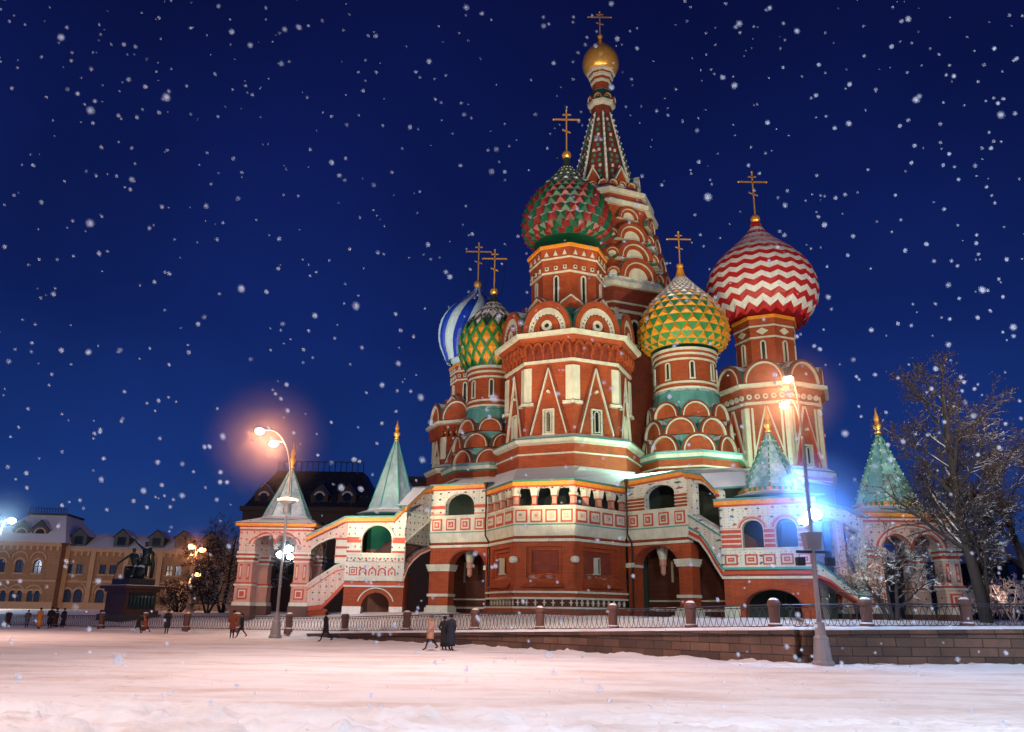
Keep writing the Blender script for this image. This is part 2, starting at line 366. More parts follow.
def dome(c,z0,z1,Rm,style,zc=None,cw=1.2,rows=22,cols=24,base=None,fat=1.):
    H=z1-z0; mb=MB(); x0,y0=c
    prof=lambda t:prof0(max(0,t)**fat)
    def P(a,t,dr=0.):
        r=max(.03,prof(max(0,min(1,t)))*Rm+dr); return (x0+r*math.cos(a),y0+r*math.sin(a),z0+t*H)
    if style in('pyramids','diamonds','net'):
        # ring heights follow the profile so the cells keep their shape; the top is a plain neck
        ts=[0.]; 
        while ts[-1]<.86:
            t=ts[-1]; st_=2*PI*prof(t)*Rm/cols*({'pyramids':1.0,'diamonds':.8,'net':.95}[style])
            ts.append(t+max(.012,st_/math.hypot(H,(prof(min(1,t+.02))-prof(t))/.02*Rm)))
        da=2*PI/cols
        for i in range(len(ts)-1):
            for j in range(cols):
                a0=(j+.5*(i%2))*da
                if style=='pyramids':
                    q=[P(a0,ts[i]),P(a0+da,ts[i]),P(a0+da,ts[i+1]),P(a0,ts[i+1])]
                    k=.42*prof(ts[i])*Rm*da; ap=P(a0+da/2,(ts[i]+ts[i+1])/2,k)
                    m=('dome_red' if (j+(i//2))%2 else 'dome_green') if ts[i]<.52 else ('tile_dark' if (j+i)%2 else ('dome_green' if i%3 else 'dome_white'))
                    mb.add(q+[ap],[(0,1,4),(1,2,4),(2,3,4),(3,0,4)],m)
                elif style=='diamonds':
                    q=[P(a0,ts[i]),P(a0+da,ts[i]),P(a0+da/2,ts[i+1])]
                    k=.30*prof(ts[i])*Rm*da; ap=P(a0+da/2,(ts[i]*2+ts[i+1])/3,k)
                    m='dome_yellow' if ts[i]<.5 else ('dome_white' if ts[i]>.62 or j%2 else 'dome_yellow')
                    mb.add(q+[ap],[(0,1,3),(1,2,3),(2,0,3)],m)
                    q=[P(a0+da/2,ts[i+1]),P(a0+da,ts[i]),P(a0+da*1.5,ts[i+1])]
                    mb.add(q,[(0,1,2)],'dome_green2' if ts[i]<.55 else 'tile_dark')
                else:
                    if i+2>=len(ts): continue
                    l,b_,r_,t_=(a0-da/2,ts[i+1]),(a0,ts[i]),(a0+da/2,ts[i+1]),(a0,ts[i+2])
                    ca,cb=a0,(ts[i]+ts[i+2])/2
                    k=.16*prof(ts[i])*Rm*da
                    o=[P(*v,k) for v in(l,b_,r_,t_)]
                    sh=lambda v,s:(ca+(v[0]-ca)*s,cb+(v[1]-cb)*s)
                    o2=[P(*sh(v,.80),k) for v in(l,b_,r_,t_)]
                    inn=[P(*sh(v,.70),0) for v in(l,b_,r_,t_)]
                    up=ts[i]>.42
                    g='dome_green2' if not up else ('dome_white' if i%2 else 'tile_dark'); w='dome_orange' if not up else ('tile_dark' if (i+j)%2 else 'dome_white')
                    for n_ in range(4):
                        n2=(n_+1)%4
                        mb.add([o[n_],o[n2],o2[n2],o2[n_]],[(0,1,2,3)],g)
                        mb.add([o2[n_],o2[n2],inn[n2],inn[n_]],[(0,1,2,3)],g)
                    ap=P(ca,cb,k*.9); mb.add(inn+[ap],[(0,1,4),(1,2,4),(2,3,4),(3,0,4)],w)
        tt=ts[-1]-(.02 if style!='net' else .05)
        mb.ring(c,16,0,[(prof(tt+(1-tt)*k/6)*Rm,z0+H*(tt+(1-tt)*k/6),'tile_dark' if style!='diamonds' else 'dome_yellow') for k in range(7)])
        mb.ring(c,24,0,[(prof(t)*Rm*.985,z0+H*t,'dome_green') for t in (0,.05,.12,.2,.27,.35,.43,.51,.59,.66,.73,.8,.85)])
    elif style=='stripes':
        nr=30; nl=18; sub=5; n=nl*sub
        for i in range(nr):
            for j in range(n):
                v=[]
                for di,dj in((0,0),(0,1),(1,1),(1,0)):
                    t=(i+di)/nr; a=2*PI*(j+dj)/n+t*.8
                    k=abs(math.sin(PI*(j+dj)/sub)); v.append(P(a,t,(k**.6)*.16*prof(t)*Rm*.5))
                mb.add(v,[(0,1,2,3)],'dome_blue' if (j//sub)%2 else 'dome_pale')
        mb.ring(c,12,0,[(Rm*.9*prof(t),z0+H*t,'dome_pale') for t in(0,.3,.6,.9,1)])
    elif style=='zigzag':
        n=44; nr=int(rows); ph=.5
        def zz(i,j):
            b=i/nr; return .96*(b+.12*b*(1-b))+(.85-.55*max(0,min(1,b*1.4)))/nr*(j%2)
        for i in range(-1,nr):
            wh=i%2==0; k=.10 if wh else 0.
            k2=0. if wh else .10
            for j in range(n):
                a,b_=2*PI*j/n,2*PI*(j+1)/n
                t=[zz(i,j),zz(i,j+1),zz(i+1,j+1),zz(i+1,j)]
                if min(t)>1 or max(t)<=0: continue
                q=[P(a,t[0],k),P(b_,t[1],k),P(b_,t[2],k),P(a,t[3],k)]
                mb.add(q,[(0,1,2,3)],'dome_white' if wh else 'dome_crimson')
                mb.add([P(a,t[3],k),P(b_,t[2],k),P(b_,t[2],k2),P(a,t[3],k2)],[(0,1,2,3)],'dome_white' if wh else 'dome_crimson')
        mb.ring(c,16,0,[(Rm*.95*prof(t),z0+H*t,'dome_crimson') for t in(0,.1,.3,.5,.7,.9,1)])
    elif style=='gold':
        n=32
        mb.ring(c,n,0,[(prof(k/26)*Rm,z0+H*k/26,'gold') for k in range(27)])
    o=mb.build('onion_dome',CATH,smooth=(style in('gold','stripes')),recalc=(style in('gold',)))
    if style not in('gold',):
        me=o.data; b=bmesh.new(); b.from_mesh(me)
        for f in b.faces:
            q=f.calc_center_median()+Vector(CO); r=Vector((q.x-c[0],q.y-c[1],(q.z-(z0+.27*H))*.9))
            if abs(f.normal.z)<.999 and f.normal.dot(r)<0: f.normal_flip()
        b.to_mesh(me); b.free()
    if base: 
        m2=MB(); m2.ring(c,24,0,[(base[0],z0-.35,base[1]),(prof(0)*Rm+.12,z0-.05,base[1]),(prof(0)*Rm+.08,z0+.12,base[1])]); m2.build('dome_collar',o)
    if zc: cross(o,c,z0+H-.1,zc,cw)
    return o
def kok(mb,f,u,z,w,d,style='red',back=.9,sz=1.,og=0.):
    r=w/2; b0=d-back
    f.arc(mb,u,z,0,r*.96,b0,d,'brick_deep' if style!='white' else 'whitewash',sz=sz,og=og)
    f.arc(mb,u,z,r*.98,r*1.03,b0-.1,d-.02,'green_sheet' if style!='plain' else 'brick',sz=sz,og=og)
    if style=='dots':
        f.arc(mb,u,z,r*.80,r,d,d+.22,'brick',sz=sz); f.arc(mb,u,z,r*.56,r*.78,d,d+.12,'whitewash',sz=sz)
        f.arc(mb,u,z,r*.30,r*.54,d,d+.16,'brick',sz=sz)
        for i in range(13):
            a=PI*(i+.5)/13; f.box(mb,u+r*.67*math.cos(a)-.05,u+r*.67*math.cos(a)+.05,z+r*.67*math.sin(a)-.05,z+r*.67*math.sin(a)+.05,d+.1,d+.15,'dark')
        f.arc(mb,u,z+r*.22,r*.10,r*.22,d,d+.2,'whitewash',a0=0,a1=2*PI,n=14); f.arc(mb,u,z+r*.22,0,r*.1,d,d+.08,'dark',a0=0,a1=2*PI,n=10)
    elif style=='white':
        f.arc(mb,u,z,r*.78,r,d,d+.22,'brick',sz=sz); f.arc(mb,u,z,r*.72,r*.77,d,d+.26,'whitewash',sz=sz)
        f.arc(mb,u,z,r*.52,r*.71,d,d+.16,'brick',sz=sz)
    else:
        f.arc(mb,u,z,r*.90,r,d,d+.24,'brick_deep',sz=sz,og=og); f.arc(mb,u,z,r*.82,r*.885,d,d+.27,'whitewash',sz=sz,og=og)
        f.arc(mb,u,z,0,r*.80,d,d+.06,'brick',sz=sz,og=og)
def kok_ring(parent,c,r,rot,n,z,w,style='red',name='arched_gable',per=1,off=0.,sz=1.,back=.9,og=0.):
    for f in oct_faces(c,r,rot,n):
        if not seen(f): continue
        for k in range(per):
            u=f.len*(k+.5)/per+off
            mb=MB(); kok(mb,f,u,z,w,-.12,style,back,sz,og); mb.build(name,parent)
def frame_rect(mb,f,u0,u1,z0,z1,t,d,m,inner=None,arch=False):
    f.box(mb,u0,u0+t,z0,z1,0,d,m); f.box(mb,u1-t,u1,z0,z1,0,d,m)
    if arch: f.arc(mb,(u0+u1)/2,z1,(u1-u0)/2-t,(u1-u0)/2,0,d,m,n=8)
    else: f.box(mb,u0+t,u1-t,z1-t,z1,0,d,m)
    f.box(mb,u0-t*.3,u1+t*.3,z0-t,z0-.002,0,d*1.3,m)
    if inner:
        f.box(mb,u0+t,u1-t,z0,z1-(0 if arch else t),0,.02,inner)
        if arch: f.arc(mb,(u0+u1)/2,z1,0,(u1-u0)/2-t,0,.02,inner,n=8)
def window(parent,f,u,w,z0,z1,t=.12,d=.12,inner='glass_dark',arch=True,m='whitewash',name='window'):
    mb=MB(); frame_rect(mb,f,u-w/2,u+w/2,z0,z1,t,d,m,inner,arch); return mb.build(name,parent)
def rib(mb,f,a,b,w,d,m):   # a straight moulding on the face from a to b
    dx,dz=b[0]-a[0],b[1]-a[1]; l=math.hypot(dx,dz); nx,nz_=-dz/l*w/2,dx/l*w/2
    q=[(a[0]+nx,a[1]+nz_),(b[0]+nx,b[1]+nz_),(b[0]-nx,b[1]-nz_),(a[0]-nx,a[1]-nz_)]
    v=[f.p(u,z,dd) for dd in(d,0) for u,z in q]
    mb.add(v,[(0,1,2,3),(7,6,5,4),(0,4,5,1),(1,5,6,2),(2,6,7,3),(3,7,4,0)],m)
def zf(c,x,y,r): return ZY(x,y,c[1]-r)
# ---- the large octagonal tower kind (front, left rear, right)
def big_tower(c,Zs,r,style):
    """Zs: z of base, base_top, body_top, cornice, drum0, drum1"""
    zb,z1,z2,z3,z4,z5,z6=Zs
    mb=MB(); h=z1-zb
    mb.ring(c,8,ROT,[(r*1.13,zb-1.5,'brick'),(r*1.13,zb+h*.50,'whitewash'),(r*1.155,zb+h*.505,'whitewash'),(r*1.155,zb+h*.55,'brick'),(r*1.13,zb+h*.555,'brick'),(r*1.13,z1-.45,'whitewash'),(r*1.19,z1-.30,'whitewash'),(r*1.21,z1-.05,'green_sheet'),(r*1.21,z1+.08,'green_sheet'),(r*1.02,z1+.45,'brick'),
        (r,z1+.46,'brick'),(r,z2,'whitewash'),(r*1.035,z2+.03,'whitewash'),(r*1.035,z2+.24,'brick'),(r*1.01,z2+.26,'brick_deep'),(r*1.01,z3-.95,'brick'),(r*1.13,z3-.6,'brick'),(r*1.14,z3-.42,'whitewash'),(r*1.2,z3-.36,'whitewash'),(r*1.21,z3-.08,'green_sheet'),(r*.95,z3+.25,'green_sheet')])
    body=mb.build('tower_body',CATH)
    for i,f in enumerate(oct_faces(c,r,ROT)):
        if not seen(f): continue
        l=f.len; m=MB(); zt=z2-.45; zB=z1+.5
        ap=(l/2,zt)
        for s in(-1,1): 
            rib(m,f,(l/2+s*l*.37,zB),ap,.10,.2,'whitewash' if style!='F' else 'red_paint')
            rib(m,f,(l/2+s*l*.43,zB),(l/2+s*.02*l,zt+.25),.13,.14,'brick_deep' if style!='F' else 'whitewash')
            if style=='A':
                uu=l/2+s*l*.435; f.box(m,uu-.32,uu+.32,z1+(z2-z1)*.50,z2-.35,0,.13,'whitewash'); f.box(m,uu-.55,uu+.50,z1+(z2-z1)*.445,z1+(z2-z1)*.485,0,.26,'whitewash')
            elif style=='F':
                uu=l/2+s*l*.47; f.box(m,uu-.18,uu+.18,zB,z2-.3,0,.16,'whitewash'); f.box(m,uu-s*.42-.09,uu-s*.42+.09,zB,z2-.3,0,.08,'whitewash')
            else:
                uu=l/2+s*l*.435; f.box(m,uu-.25,uu+.25,z1+1.,z2-.35,0,.13,'whitewash')
        f.arc(m,l/2,z1+(z2-z1)*.62,0,.13,0,.3,'whitewash',0,2*PI,8)
        # corbel table of little arches carrying the cornice
        nk=5; hh=z3-.75-(z2+.34)
        if style=='F':
            nk=5
            for k in range(nk):
                f.arc(m,l*(k+.5)/nk,z2+.34+hh*.5,.12,.24,-.1,.22,'whitewash',0,2*PI,10)
        else:
            for k in range(nk):
                u=l*(k+.5)/nk; f.arc(m,u,z3-1.35,l/nk*.33,l/nk*.5,0,.5,'brick',n=8,sz=1.3)
            for k in range(nk+1):
                u=min(l-.12,max(.12,l*k/nk)); f.box(m,u-.09,u+.09,z2+.7,z3-1.33,0,.42,'brick'); f.box(m,u-.12,u+.12,z3-1.6,z3-1.3,0,.5,'brick'); f.box(m,u-.07,u+.07,z2+.28,z2+.7,0,.2,'brick')
        m.build('wall_moulding',body)
        wz=z1+(z2-z1)*.40
        window(body,f,l/2,1.0,z1+.55,wz,.13,.16,'whitewash' if i%2 else 'dark',arch=False,m='whitewash')
        m=MB(); frame_rect(m,f,l/2-.24,l/2+.24,z1+.7,wz-.42,.06,.2,'whitewash','dark',arch=True); m.build('window',body)
    # gables round the foot of the drum
    kr=r*1.10
    kok_ring(body,c,kr,ROT,8,z3+.12,(z4-z3)*.0+2*kr*math.sin(PI/8)*.93,{'A':'dots'}.get(style,'red'),back=1.6,sz=(z4-z3)/(kr*math.sin(PI/8)*.93)*.93)
    dr=r*.61
    # pointed gables of the second tier
    for f in oct_faces(c,dr*1.3,ROT+PI/8):
        if not seen(f): continue
        m=MB(); 
        if style=='F':
            w=f.len*.42; zz=z4-.6; v=[f.p(f.len/2-w,zz,.1),f.p(f.len/2+w,zz,.1),f.p(f.len/2,zz+(z5-z4)*.42,-.75),f.p(f.len/2,zz,-1.3)]
            m.add(v,[(0,1,2),(1,3,2),(3,0,2),(0,3,1)],'brick')
        else: kok(m,f,f.len/2,z4-.45,f.len*.8,-.1,'red',1.,1.,.25)
        m.build('pointed_gable',body)
    mb=MB()
    mb.ring(c,8,ROT,[(r*1.0,z3+.1,'green_sheet'),(dr*1.25,z4-.2,'green_sheet'),(dr*1.02,z4+.1,'brick'),(dr,z4+.12,'brick'),(dr,z5-.02,'whitewash'),(dr*1.04,z5,'whitewash'),(dr*1.04,z5+.14,'brick'),(dr*1.02,z5+.16,'brick'),(dr*1.04,z5+(z6-z5)*.5,'whitewash'),(dr*1.07,z5+(z6-z5)*.5+.02,'whitewash'),(dr*1.07,z5+(z6-z5)*.5+.14,'brick'),(dr*1.05,z5+(z6-z5)*.5+.16,'brick'),(dr*1.08,z6-.3,'valance'),(dr*1.12,z6-.25,'valance'),(dr*1.12,z6,'valance'),(dr*.8,z6+.15,'valance')])
    for f in oct_faces(c,dr,ROT):
        if not seen(f): continue
        l=f.len
        m=mb; h=(z6-z5)
        f2=f
        for k in range(3):
            u=l*(k+.5)/3
            if style=='F':
                if k==1:
                    v=[f.p(u-.55,z5+h*.3,.14),f.p(u,z5+h*.14,.14),f.p(u+.55,z5+h*.3,.14),f.p(u,z5+h*.46,.14)]; v2=[f.p(u-.55,z5+h*.3,0),f.p(u,z5+h*.14,0),f.p(u+.55,z5+h*.3,0),f.p(u,z5+h*.46,0)]
                    m.add(v+v2,[(0,1,2,3)]+[(q,q+4,(q+1)%4+4,(q+1)%4) for q in range(4)],'whitewash')
            else:
                f.box(m,u-.16,u+.16,z5+.3,z5+.62,0,.22,'whitewash'); f.box(m,u-.08,u+.08,z5+.38,z5+.54,.2,.24,'dark')
                v=[f.p(u-.2,z5+h*.62,.26),f.p(u+.2,z5+h*.62,.26),f.p(u,z5+h*.62+.45,.26),f.p(u-.2,z5+h*.62,.0),f.p(u+.2,z5+h*.62,0),f.p(u,z5+h*.62+.45,0)]
                m.add(v,[(0,1,2),(0,2,5,3),(1,4,5,2),(0,3,4,1)],'whitewash')
    drum=mb.build('drum',CATH)
    for f in oct_faces(c,dr,ROT):
        if not seen(f): continue
        l=f.len; window(drum,f,l/2,.52,z4+.35,z5-.5,.12,.12,'dark')
    return body
cA=(5.0,69.6); rA=5.45
zA=lambda y,r=5.6: zf(cA,569,y,r)
big_tower(cA,(zA(469,6.3),zA(436,6.5),zA(360),zA(327,6.5),zA(299,5.5),zA(271,3.4),zA(243,3.5)),rA,'A')
dome(cA,ZY(565,243,cA[1]-1)+.1,ZY(564,158,cA[1]),4.05,'pyramids',ZY(563,110,cA[1]),1.25,cols=30,fat=.86)
cF=(23.9,73.); rF=4.55
zF_=lambda y,r=4.6: zf(cF,768,y,r)
big_tower(cF,(zF_(489,5.2),zF_(469,5.2),zF_(402),zF_(380,5.2),zF_(358,4.5),zF_(335,3.2),zF_(313,3.2)),rF,'F')
dome(cF,ZY(765,318,cF[1]-1)+.1,ZY(754,222,cF[1]),5.15,'zigzag',ZY(749,172,cF[1]),1.4,rows=20,fat=1.0)
cC=(-4.0,86.); rC=4.3
zC=lambda y,r=4.3: zf(cC,474,y,r)
big_tower(cC,(zC(476,5),zC(466,5),zC(432),zC(418,5),zC(398,4.4),zC(378,3),zC(361,3)),rC,'C')
dome(cC,ZY(474,362,cC[1]-1)+.1,ZY(480,287,cC[1]),3.95,'stripes',ZY(482,243,cC[1]),1.4,fat=1.35)
# ---- the smaller round towers with three tiers of gables
def small_tower(c,zs,rd,rg,style):
    zb,zk,zd0,zd1=zs
    mb=MB(); 
    mb.ring(c,8,ROT,[(rg*1.25,zb-2.6,'brick_deep'),(rg*1.25,zb-1.35,'whitewash'),(rg*1.27,zb-1.33,'whitewash'),(rg*1.27,zb-1.2,'brick'),(rg*1.25,zb-1.18,'brick'),(rg*1.27,zb-.62,'teal_trim'),(rg*1.34,zb-.5,'whitewash'),(rg*1.37,zb-.2,'teal_roof'),(rg*1.38,zb,'teal_roof'),(rg*1.06,zb+.3,'brick')])
    mb.ring(c,16,0,[(rg*.9,zb+.2,'teal_roof'),(rg*.87,zb+(zk-zb)*.33,'teal_roof'),(rg*.8,zb+(zk-zb)*.66,'teal_roof'),(rd*1.12,zk-.2,'teal_roof'),(rd*1.02,zd0-.1,'teal_roof')])
    body=mb.build('tower_body',CATH)
    H=(zk-zb)/3.
    for t,(rr,off) in enumerate(((rg*1.06,.5),(rg*1.0,0),(rg*.92,.5))):
        for f in oct_faces(c,rr,ROT+off*PI/4+PI/8*0):
            if not seen(f): continue
            m=MB(); w=f.len*.97; kok(m,f,f.len/2,zb+.12+H*t*.98,w,.05,'red',1.2,min(1.1,H*1.16/(w/2))); m.build('arched_gable',body)
    h=zd1-zd0
    mb=MB(); w='whitewash'; b='brick'
    mb.ring(c,32,0,[(rd*1.1,zd0-.25,'teal_roof'),(rd*1.05,zd0,w),(rd*1.06,zd0+.18,b),(rd*1.02,zd0+.2,b),(rd*1.02,zd0+.5,w),(rd*1.05,zd0+.52,w),(rd*1.05,zd0+.68,b),(rd,zd0+.7,b),(rd,zd0+h*.70,w),(rd*1.03,zd0+h*.705,w),(rd*1.03,zd0+h*.745,b),(rd*1.02,zd0+h*.75,b),(rd*1.03,zd0+h*.82,w),(rd*1.07,zd0+h*.825,w),(rd*1.07,zd0+h*.87,b),(rd*1.06,zd0+h*.875,b),(rd*1.07,zd0+h*.93,w),(rd*1.1,zd0+h*.935,w),(rd*1.1,zd1-.02,'dome_green'),(rd*.9,zd1+.12,'dome_green')])
    drum=mb.build('drum',CATH)
    for f in oct_faces(c,rd*1.01/math.cos(PI/8),ROT+PI/8):
        if seen(f): window(drum,f,f.len/2,.5,zd0+.95,zd0+h*.60,.11,.12,'dark')
    return body
cE=(15.75,71.)
zE=lambda y,r=3.: zf(cE,688,y,r)
small_tower(cE,(zE(450,4.8),zE(399,3),zE(388,2.7),zE(347,2.7)),2.7,3.75,'E')
dome(cE,ZY(685,350,cE[1]-1),ZY(680,268,cE[1]),4.0,'diamonds',ZY(677,232,cE[1]),1.1,cols=24,fat=.88)
cD=(-1.9,76.)
zD=lambda y,r=3.: zf(cD,489,y,r)
small_tower(cD,(zD(463,4.4),zD(414,3),zD(406,2.3),zD(365,2.3)),2.3,3.4,'D')
dome(cD,ZY(487,370,cD[1]-1),ZY(495,294,cD[1]),3.25,'net',ZY(498,250,cD[1]),1.2,cols=18,fat=1.1)
# ---- central tower under the tent
cB=(9.75,80.)
zB=lambda y,r=0.: zf(cB,604,y,r)
def central():
    w='whitewash'; b='brick'; bd='brick_deep'; c=cB
    mb=MB()
    mb.ring(c,8,ROT,[(6.,12,bd),(6.,zB(312,5.6),w),(6.1,zB(311,5.6),w),(6.1,zB(309.5,5.6),bd),(6.,zB(309,5.6),bd),(6.1,zB(303,5.8),w),(6.25,zB(302.5,5.8),w),(6.25,zB(301.5,5.8),bd),(6.5,zB(291,6.2),bd),(6.9,zB(287.5,6.4),w),(7.2,zB(286.5,6.6),w),(7.25,zB(282,6.6),'teal_roof'),(6.2,zB(272,5.5),b),
       (5.8,zB(271,5.5),b),(5.0,zB(212,5),b),(5.3,zB(205,5),w),(5.8,zB(204,5.3),w),(5.9,zB(199.5,5.4),'green_sheet'),(5.0,zB(196,5),b),(5.,zB(192,5),w),(5.4,zB(191,5.2),w),(5.5,zB(187,5.2),'green_sheet'),(3.6,zB(182,4),'green_sheet')])
    body=mb.build('tower_body',CATH)
    # stacked gables on each face and small ones on the corners
    zs=[zB(276,6.6),zB(257,6),zB(238,5.5)]; rr=[6.65,6.15,5.65]
    for z,r in zip(zs,rr):
        for f in oct_faces(c,r,ROT):
            if not seen(f): continue
            m=MB(); kok(m,f,f.len/2,z,f.len*.84,.35,'white',1.2,1.); m.build('arched_gable',body)
        for f in oct_faces(c,r*1.04,ROT+PI/8):
            if not seen(f): continue
            m=MB(); kok(m,f,f.len/2,z+.3,1.5,.3,'white',1.2,1.); m.build('corner_gable',body)
    for f in oct_faces(c,5.0,ROT):
        if not seen(f): continue
        m=MB(); kok(m,f,f.len/2,zB(217,5),2.6,.45,'white',.8); m.build('arched_gable',body)
    for f in oct_faces(c,6.,ROT):
        if seen(f):
            window(body,f,f.len/2,1.,zB(345,5),zB(325,5),.2,.15,'dark')
            m=MB(); f.box(m,.05,.5,12.5,zB(311,5),0,.18,'whitewash'); f.box(m,f.len-.5,f.len-.05,12.5,zB(311,5),0,.18,'whitewash'); m.build('pilaster',body)
    # tent
    mb=MB(); z0,z1=zB(183,3.6),zB(112,1)
    mb.ring(c,8,ROT,[(3.55,z0,bd),(1.1,z1,b)])
    for f in oct_faces(c,3.55,ROT):
        if not seen(f): continue
        m=mb; l=f.len
        for i in range(13):     # glazed stars on the brick field, leaning with the roof
            t=(i+.6)/14; d=-(3.55-1.1)*t*math.cos(PI/8); z=z0+(z1-z0)*t
            for s in ((-1,1) if i<7 else (0,)):
                s=s*(1-t)*.55+((i%2)-.5)*.12; m.box(f.p(l/2+s,z,d+.03),(.22,.22,.3),'teal_trim' if i%3 else 'dome_white',rz=.6)
    tent=mb.build('tent_roof',CATH)
    for k in range(8):
        a=ROT+2*PI*k/8
        if math.sin(a)>.75: continue
        m=MB(); p0=Vector((c[0]+3.6*math.cos(a),c[1]+3.6*math.sin(a),z0)); p1=Vector((c[0]+1.15*math.cos(a),c[1]+1.15*math.sin(a),z1))
        m.tube([p0,p1],[.17,.12],'dome_white',5)
        ta=Vector((-math.sin(a),math.cos(a),0))
        for s in(-1,1): m.tube([p0+ta*.42*s,p1+ta*.16*s],[.07,.05],'dome_green',4)
        for i in range(14):
            q=p0.lerp(p1,(i+.5)/14); m.ball(tuple(q+Vector((math.cos(a),math.sin(a),0))*.14),.13,'dome_white',4)
        m.build('rib',tent)
    for f in oct_faces(c,4.25,ROT):
        if not seen(f): continue
        l=f.len
        for k in range(3):
            m=MB(); kok(m,f,l*(k+.5)/3,zB(183,4.3)+.05,l/3*.95,0,'red' if k!=1 else 'white',.8,1.); m.build('corner_gable' if k!=1 else 'arched_gable',body)
        m=MB(); u=l/2; zz=zB(177,4); f.strip(m,[(u-.75,zz),(u,zz+1.5)],.3,-.5,.1,'whitewash'); f.strip(m,[(u,zz+1.5),(u+.75,zz)],.3,-.5,.1,'whitewash')
        f.poly(m,[(u-.6,zz-.3),(u+.6,zz-.3),(u,zz+1.1)],-.45,0,'brick'); m.build('pointed_gable',body)
    mb=MB()
    mb.ring(c,8,ROT,[(1.15,z1-.1,bd),(1.2,zB(110),w),(1.55,zB(108),w),(1.6,zB(105.5),'dome_green'),(1.5,zB(105),'dome_green'),(1.3,zB(95),'dome_green'),(1.02,zB(93),b),(1.0,zB(86),w),(1.2,zB(85.5),w),(1.22,zB(84),b),(1.15,zB(83.7),b),(1.2,zB(81),w),(1.4,zB(80.5),w),(1.42,zB(78.5),b),(1.38,zB(78.2),b),(1.42,zB(76.5),w),(1.65,zB(76),w),(1.7,zB(73.5),w),(1.3,zB(72),w)])
    neck=mb.build('drum',CATH)
    for f in oct_faces(c,1.42,ROT):
        if seen(f):
            m=MB(); kok(m,f,f.len/2,zB(104),f.len*.9,.02,'white',.3,1.2); m.build('arched_gable',neck)
central()
dome(cB,zB(74)-.05,ZY(598,38,80),2.1,'gold',ZY(597,12,80),1.35)
# ------------------------------------------------------------ podium and galleries
ZP,ZB_,ZC,ZD=8.72,7.45,6.72,6.33      # parapet top, parapet foot, corbel foot, string course foot
def podium():
    pts=[(-6.0,67.2),(-1.2,65.6),(1.2,61.6),(4.6,59.2),(7.6,62.4),(9.6,63),(14.2,59.5),(18,58.5),(25,63),(28.2,73),(28.,86),(20,95),(6,98),(-6,95),(-8,88),(-6.9,76)]
    f=Fr((0,0),ang=0); mb=MB(); n=len(pts)
    v=[(x,y,.6) for x,y in pts]+[(x,y,11.4) for x,y in pts]+[(x+(10-x)*.12,y+(76-y)*.12,12.3) for x,y in pts]
    mb.add(v,[(i,(i+1)%n,n+(i+1)%n,n+i) for i in range(n)],'shaded_interior')
    mb.add(v,[(n+i,n+(i+1)%n,2*n+(i+1)%n,2*n+i) for i in range(n)]+[tuple(range(2*n,3*n))],'green_sheet')
    mb.build('podium',CATH)
    # inner floor of the upper gallery
    mb=MB(); out=[(-7.6,64.2),(-6.2,64.1),(-1.6,62.2),(.3,57.2),(4.4,56.),(8.4,59.7),(12.,55.8),(13,56.5),(18,56)]
    v=[]
    for z in(7.1,7.4): v+=[(x,y+.15,z) for x,y in out]+[(18,60,z),(10,66,z),(4,66,z),(-6,69,z),(-7.6,68.5,z)]
    k=len(v)//2
    mb.add(v,[tuple(range(k)),tuple(range(k,2*k))]+[(i,(i+1)%k,k+(i+1)%k,k+i) for i in range(k)],'brick_deep')
    mb.build('gallery_floor',CATH)
podium()
def panels(mb,f,us,z0,z1,d,st='square'):
    for a,b in us:
        h=z1-z0
        f.box(mb,a,b,z0,z1,d,d+.05,'red_paint'); q=.13*(b-a)
        f.box(mb,a+q,b-q,z0+q,z1-q,d+.045,d+.075,'whitewash')
        f.box(mb,a+2*q,b-2*q,z0+2*q,z1-2*q,d+.07,d+.10,'red_paint' if st=='square' else 'ornament_red')
        if st=='square': f.box(mb,a+2.9*q,b-2.9*q,z0+2.9*q,z1-2.9*q,d+.095,d+.12,'ornament_red')
def roof_strip(f,pts,depth,m='teal_roof',rise=.5,th=.12,over=.35,name='gallery_roof',val=True):
    mb=MB(); v=[]
    for d,dz in((over,0),(-depth,rise)):
        for u,z in pts: v.append(f.p(u,z+dz,d))
    n=len(pts); v+=[(x,y,z-th) for x,y,z in v]
    mb.add(v,[(i,i+1,n+i+1,n+i) for i in range(n-1)]+[(2*n+i,3*n+i,3*n+i+1,2*n+i+1) for i in range(n-1)]+[(i,2*n+i,2*n+i+1,i+1) for i in range(n-1)]+[(n+i,n+i+1,3*n+i+1,3*n+i) for i in range(n-1)]+[(0,n,3*n,2*n),(n-1,3*n-1,4*n-1,2*n-1)],m)
    o=mb.build(name,CATH)
    if val:
        mb=MB(); f.strip(mb,[(u,z-th-.005) for u,z in pts],.26,.0,over*.75,'valance'); f.strip(mb,[(u,z-th-.27) for u,z in pts],.09,0,over*.5,'red_paint'); mb.build('valance',o)
    return o
def striped_pier(mb,f,u0,u1,z0,z1,d0,d1,n=4,a='brick',b='whitewash'):
    h=(z1-z0)/n
    f.box(mb,u0,u1,z0,z1,d0,d1,a)
    for k in range(n): f.box(mb,u0-.04,u1+.04,z0+h*k+h*.66,z0+h*k+h*.92,d0+.02,d1+.05,b)
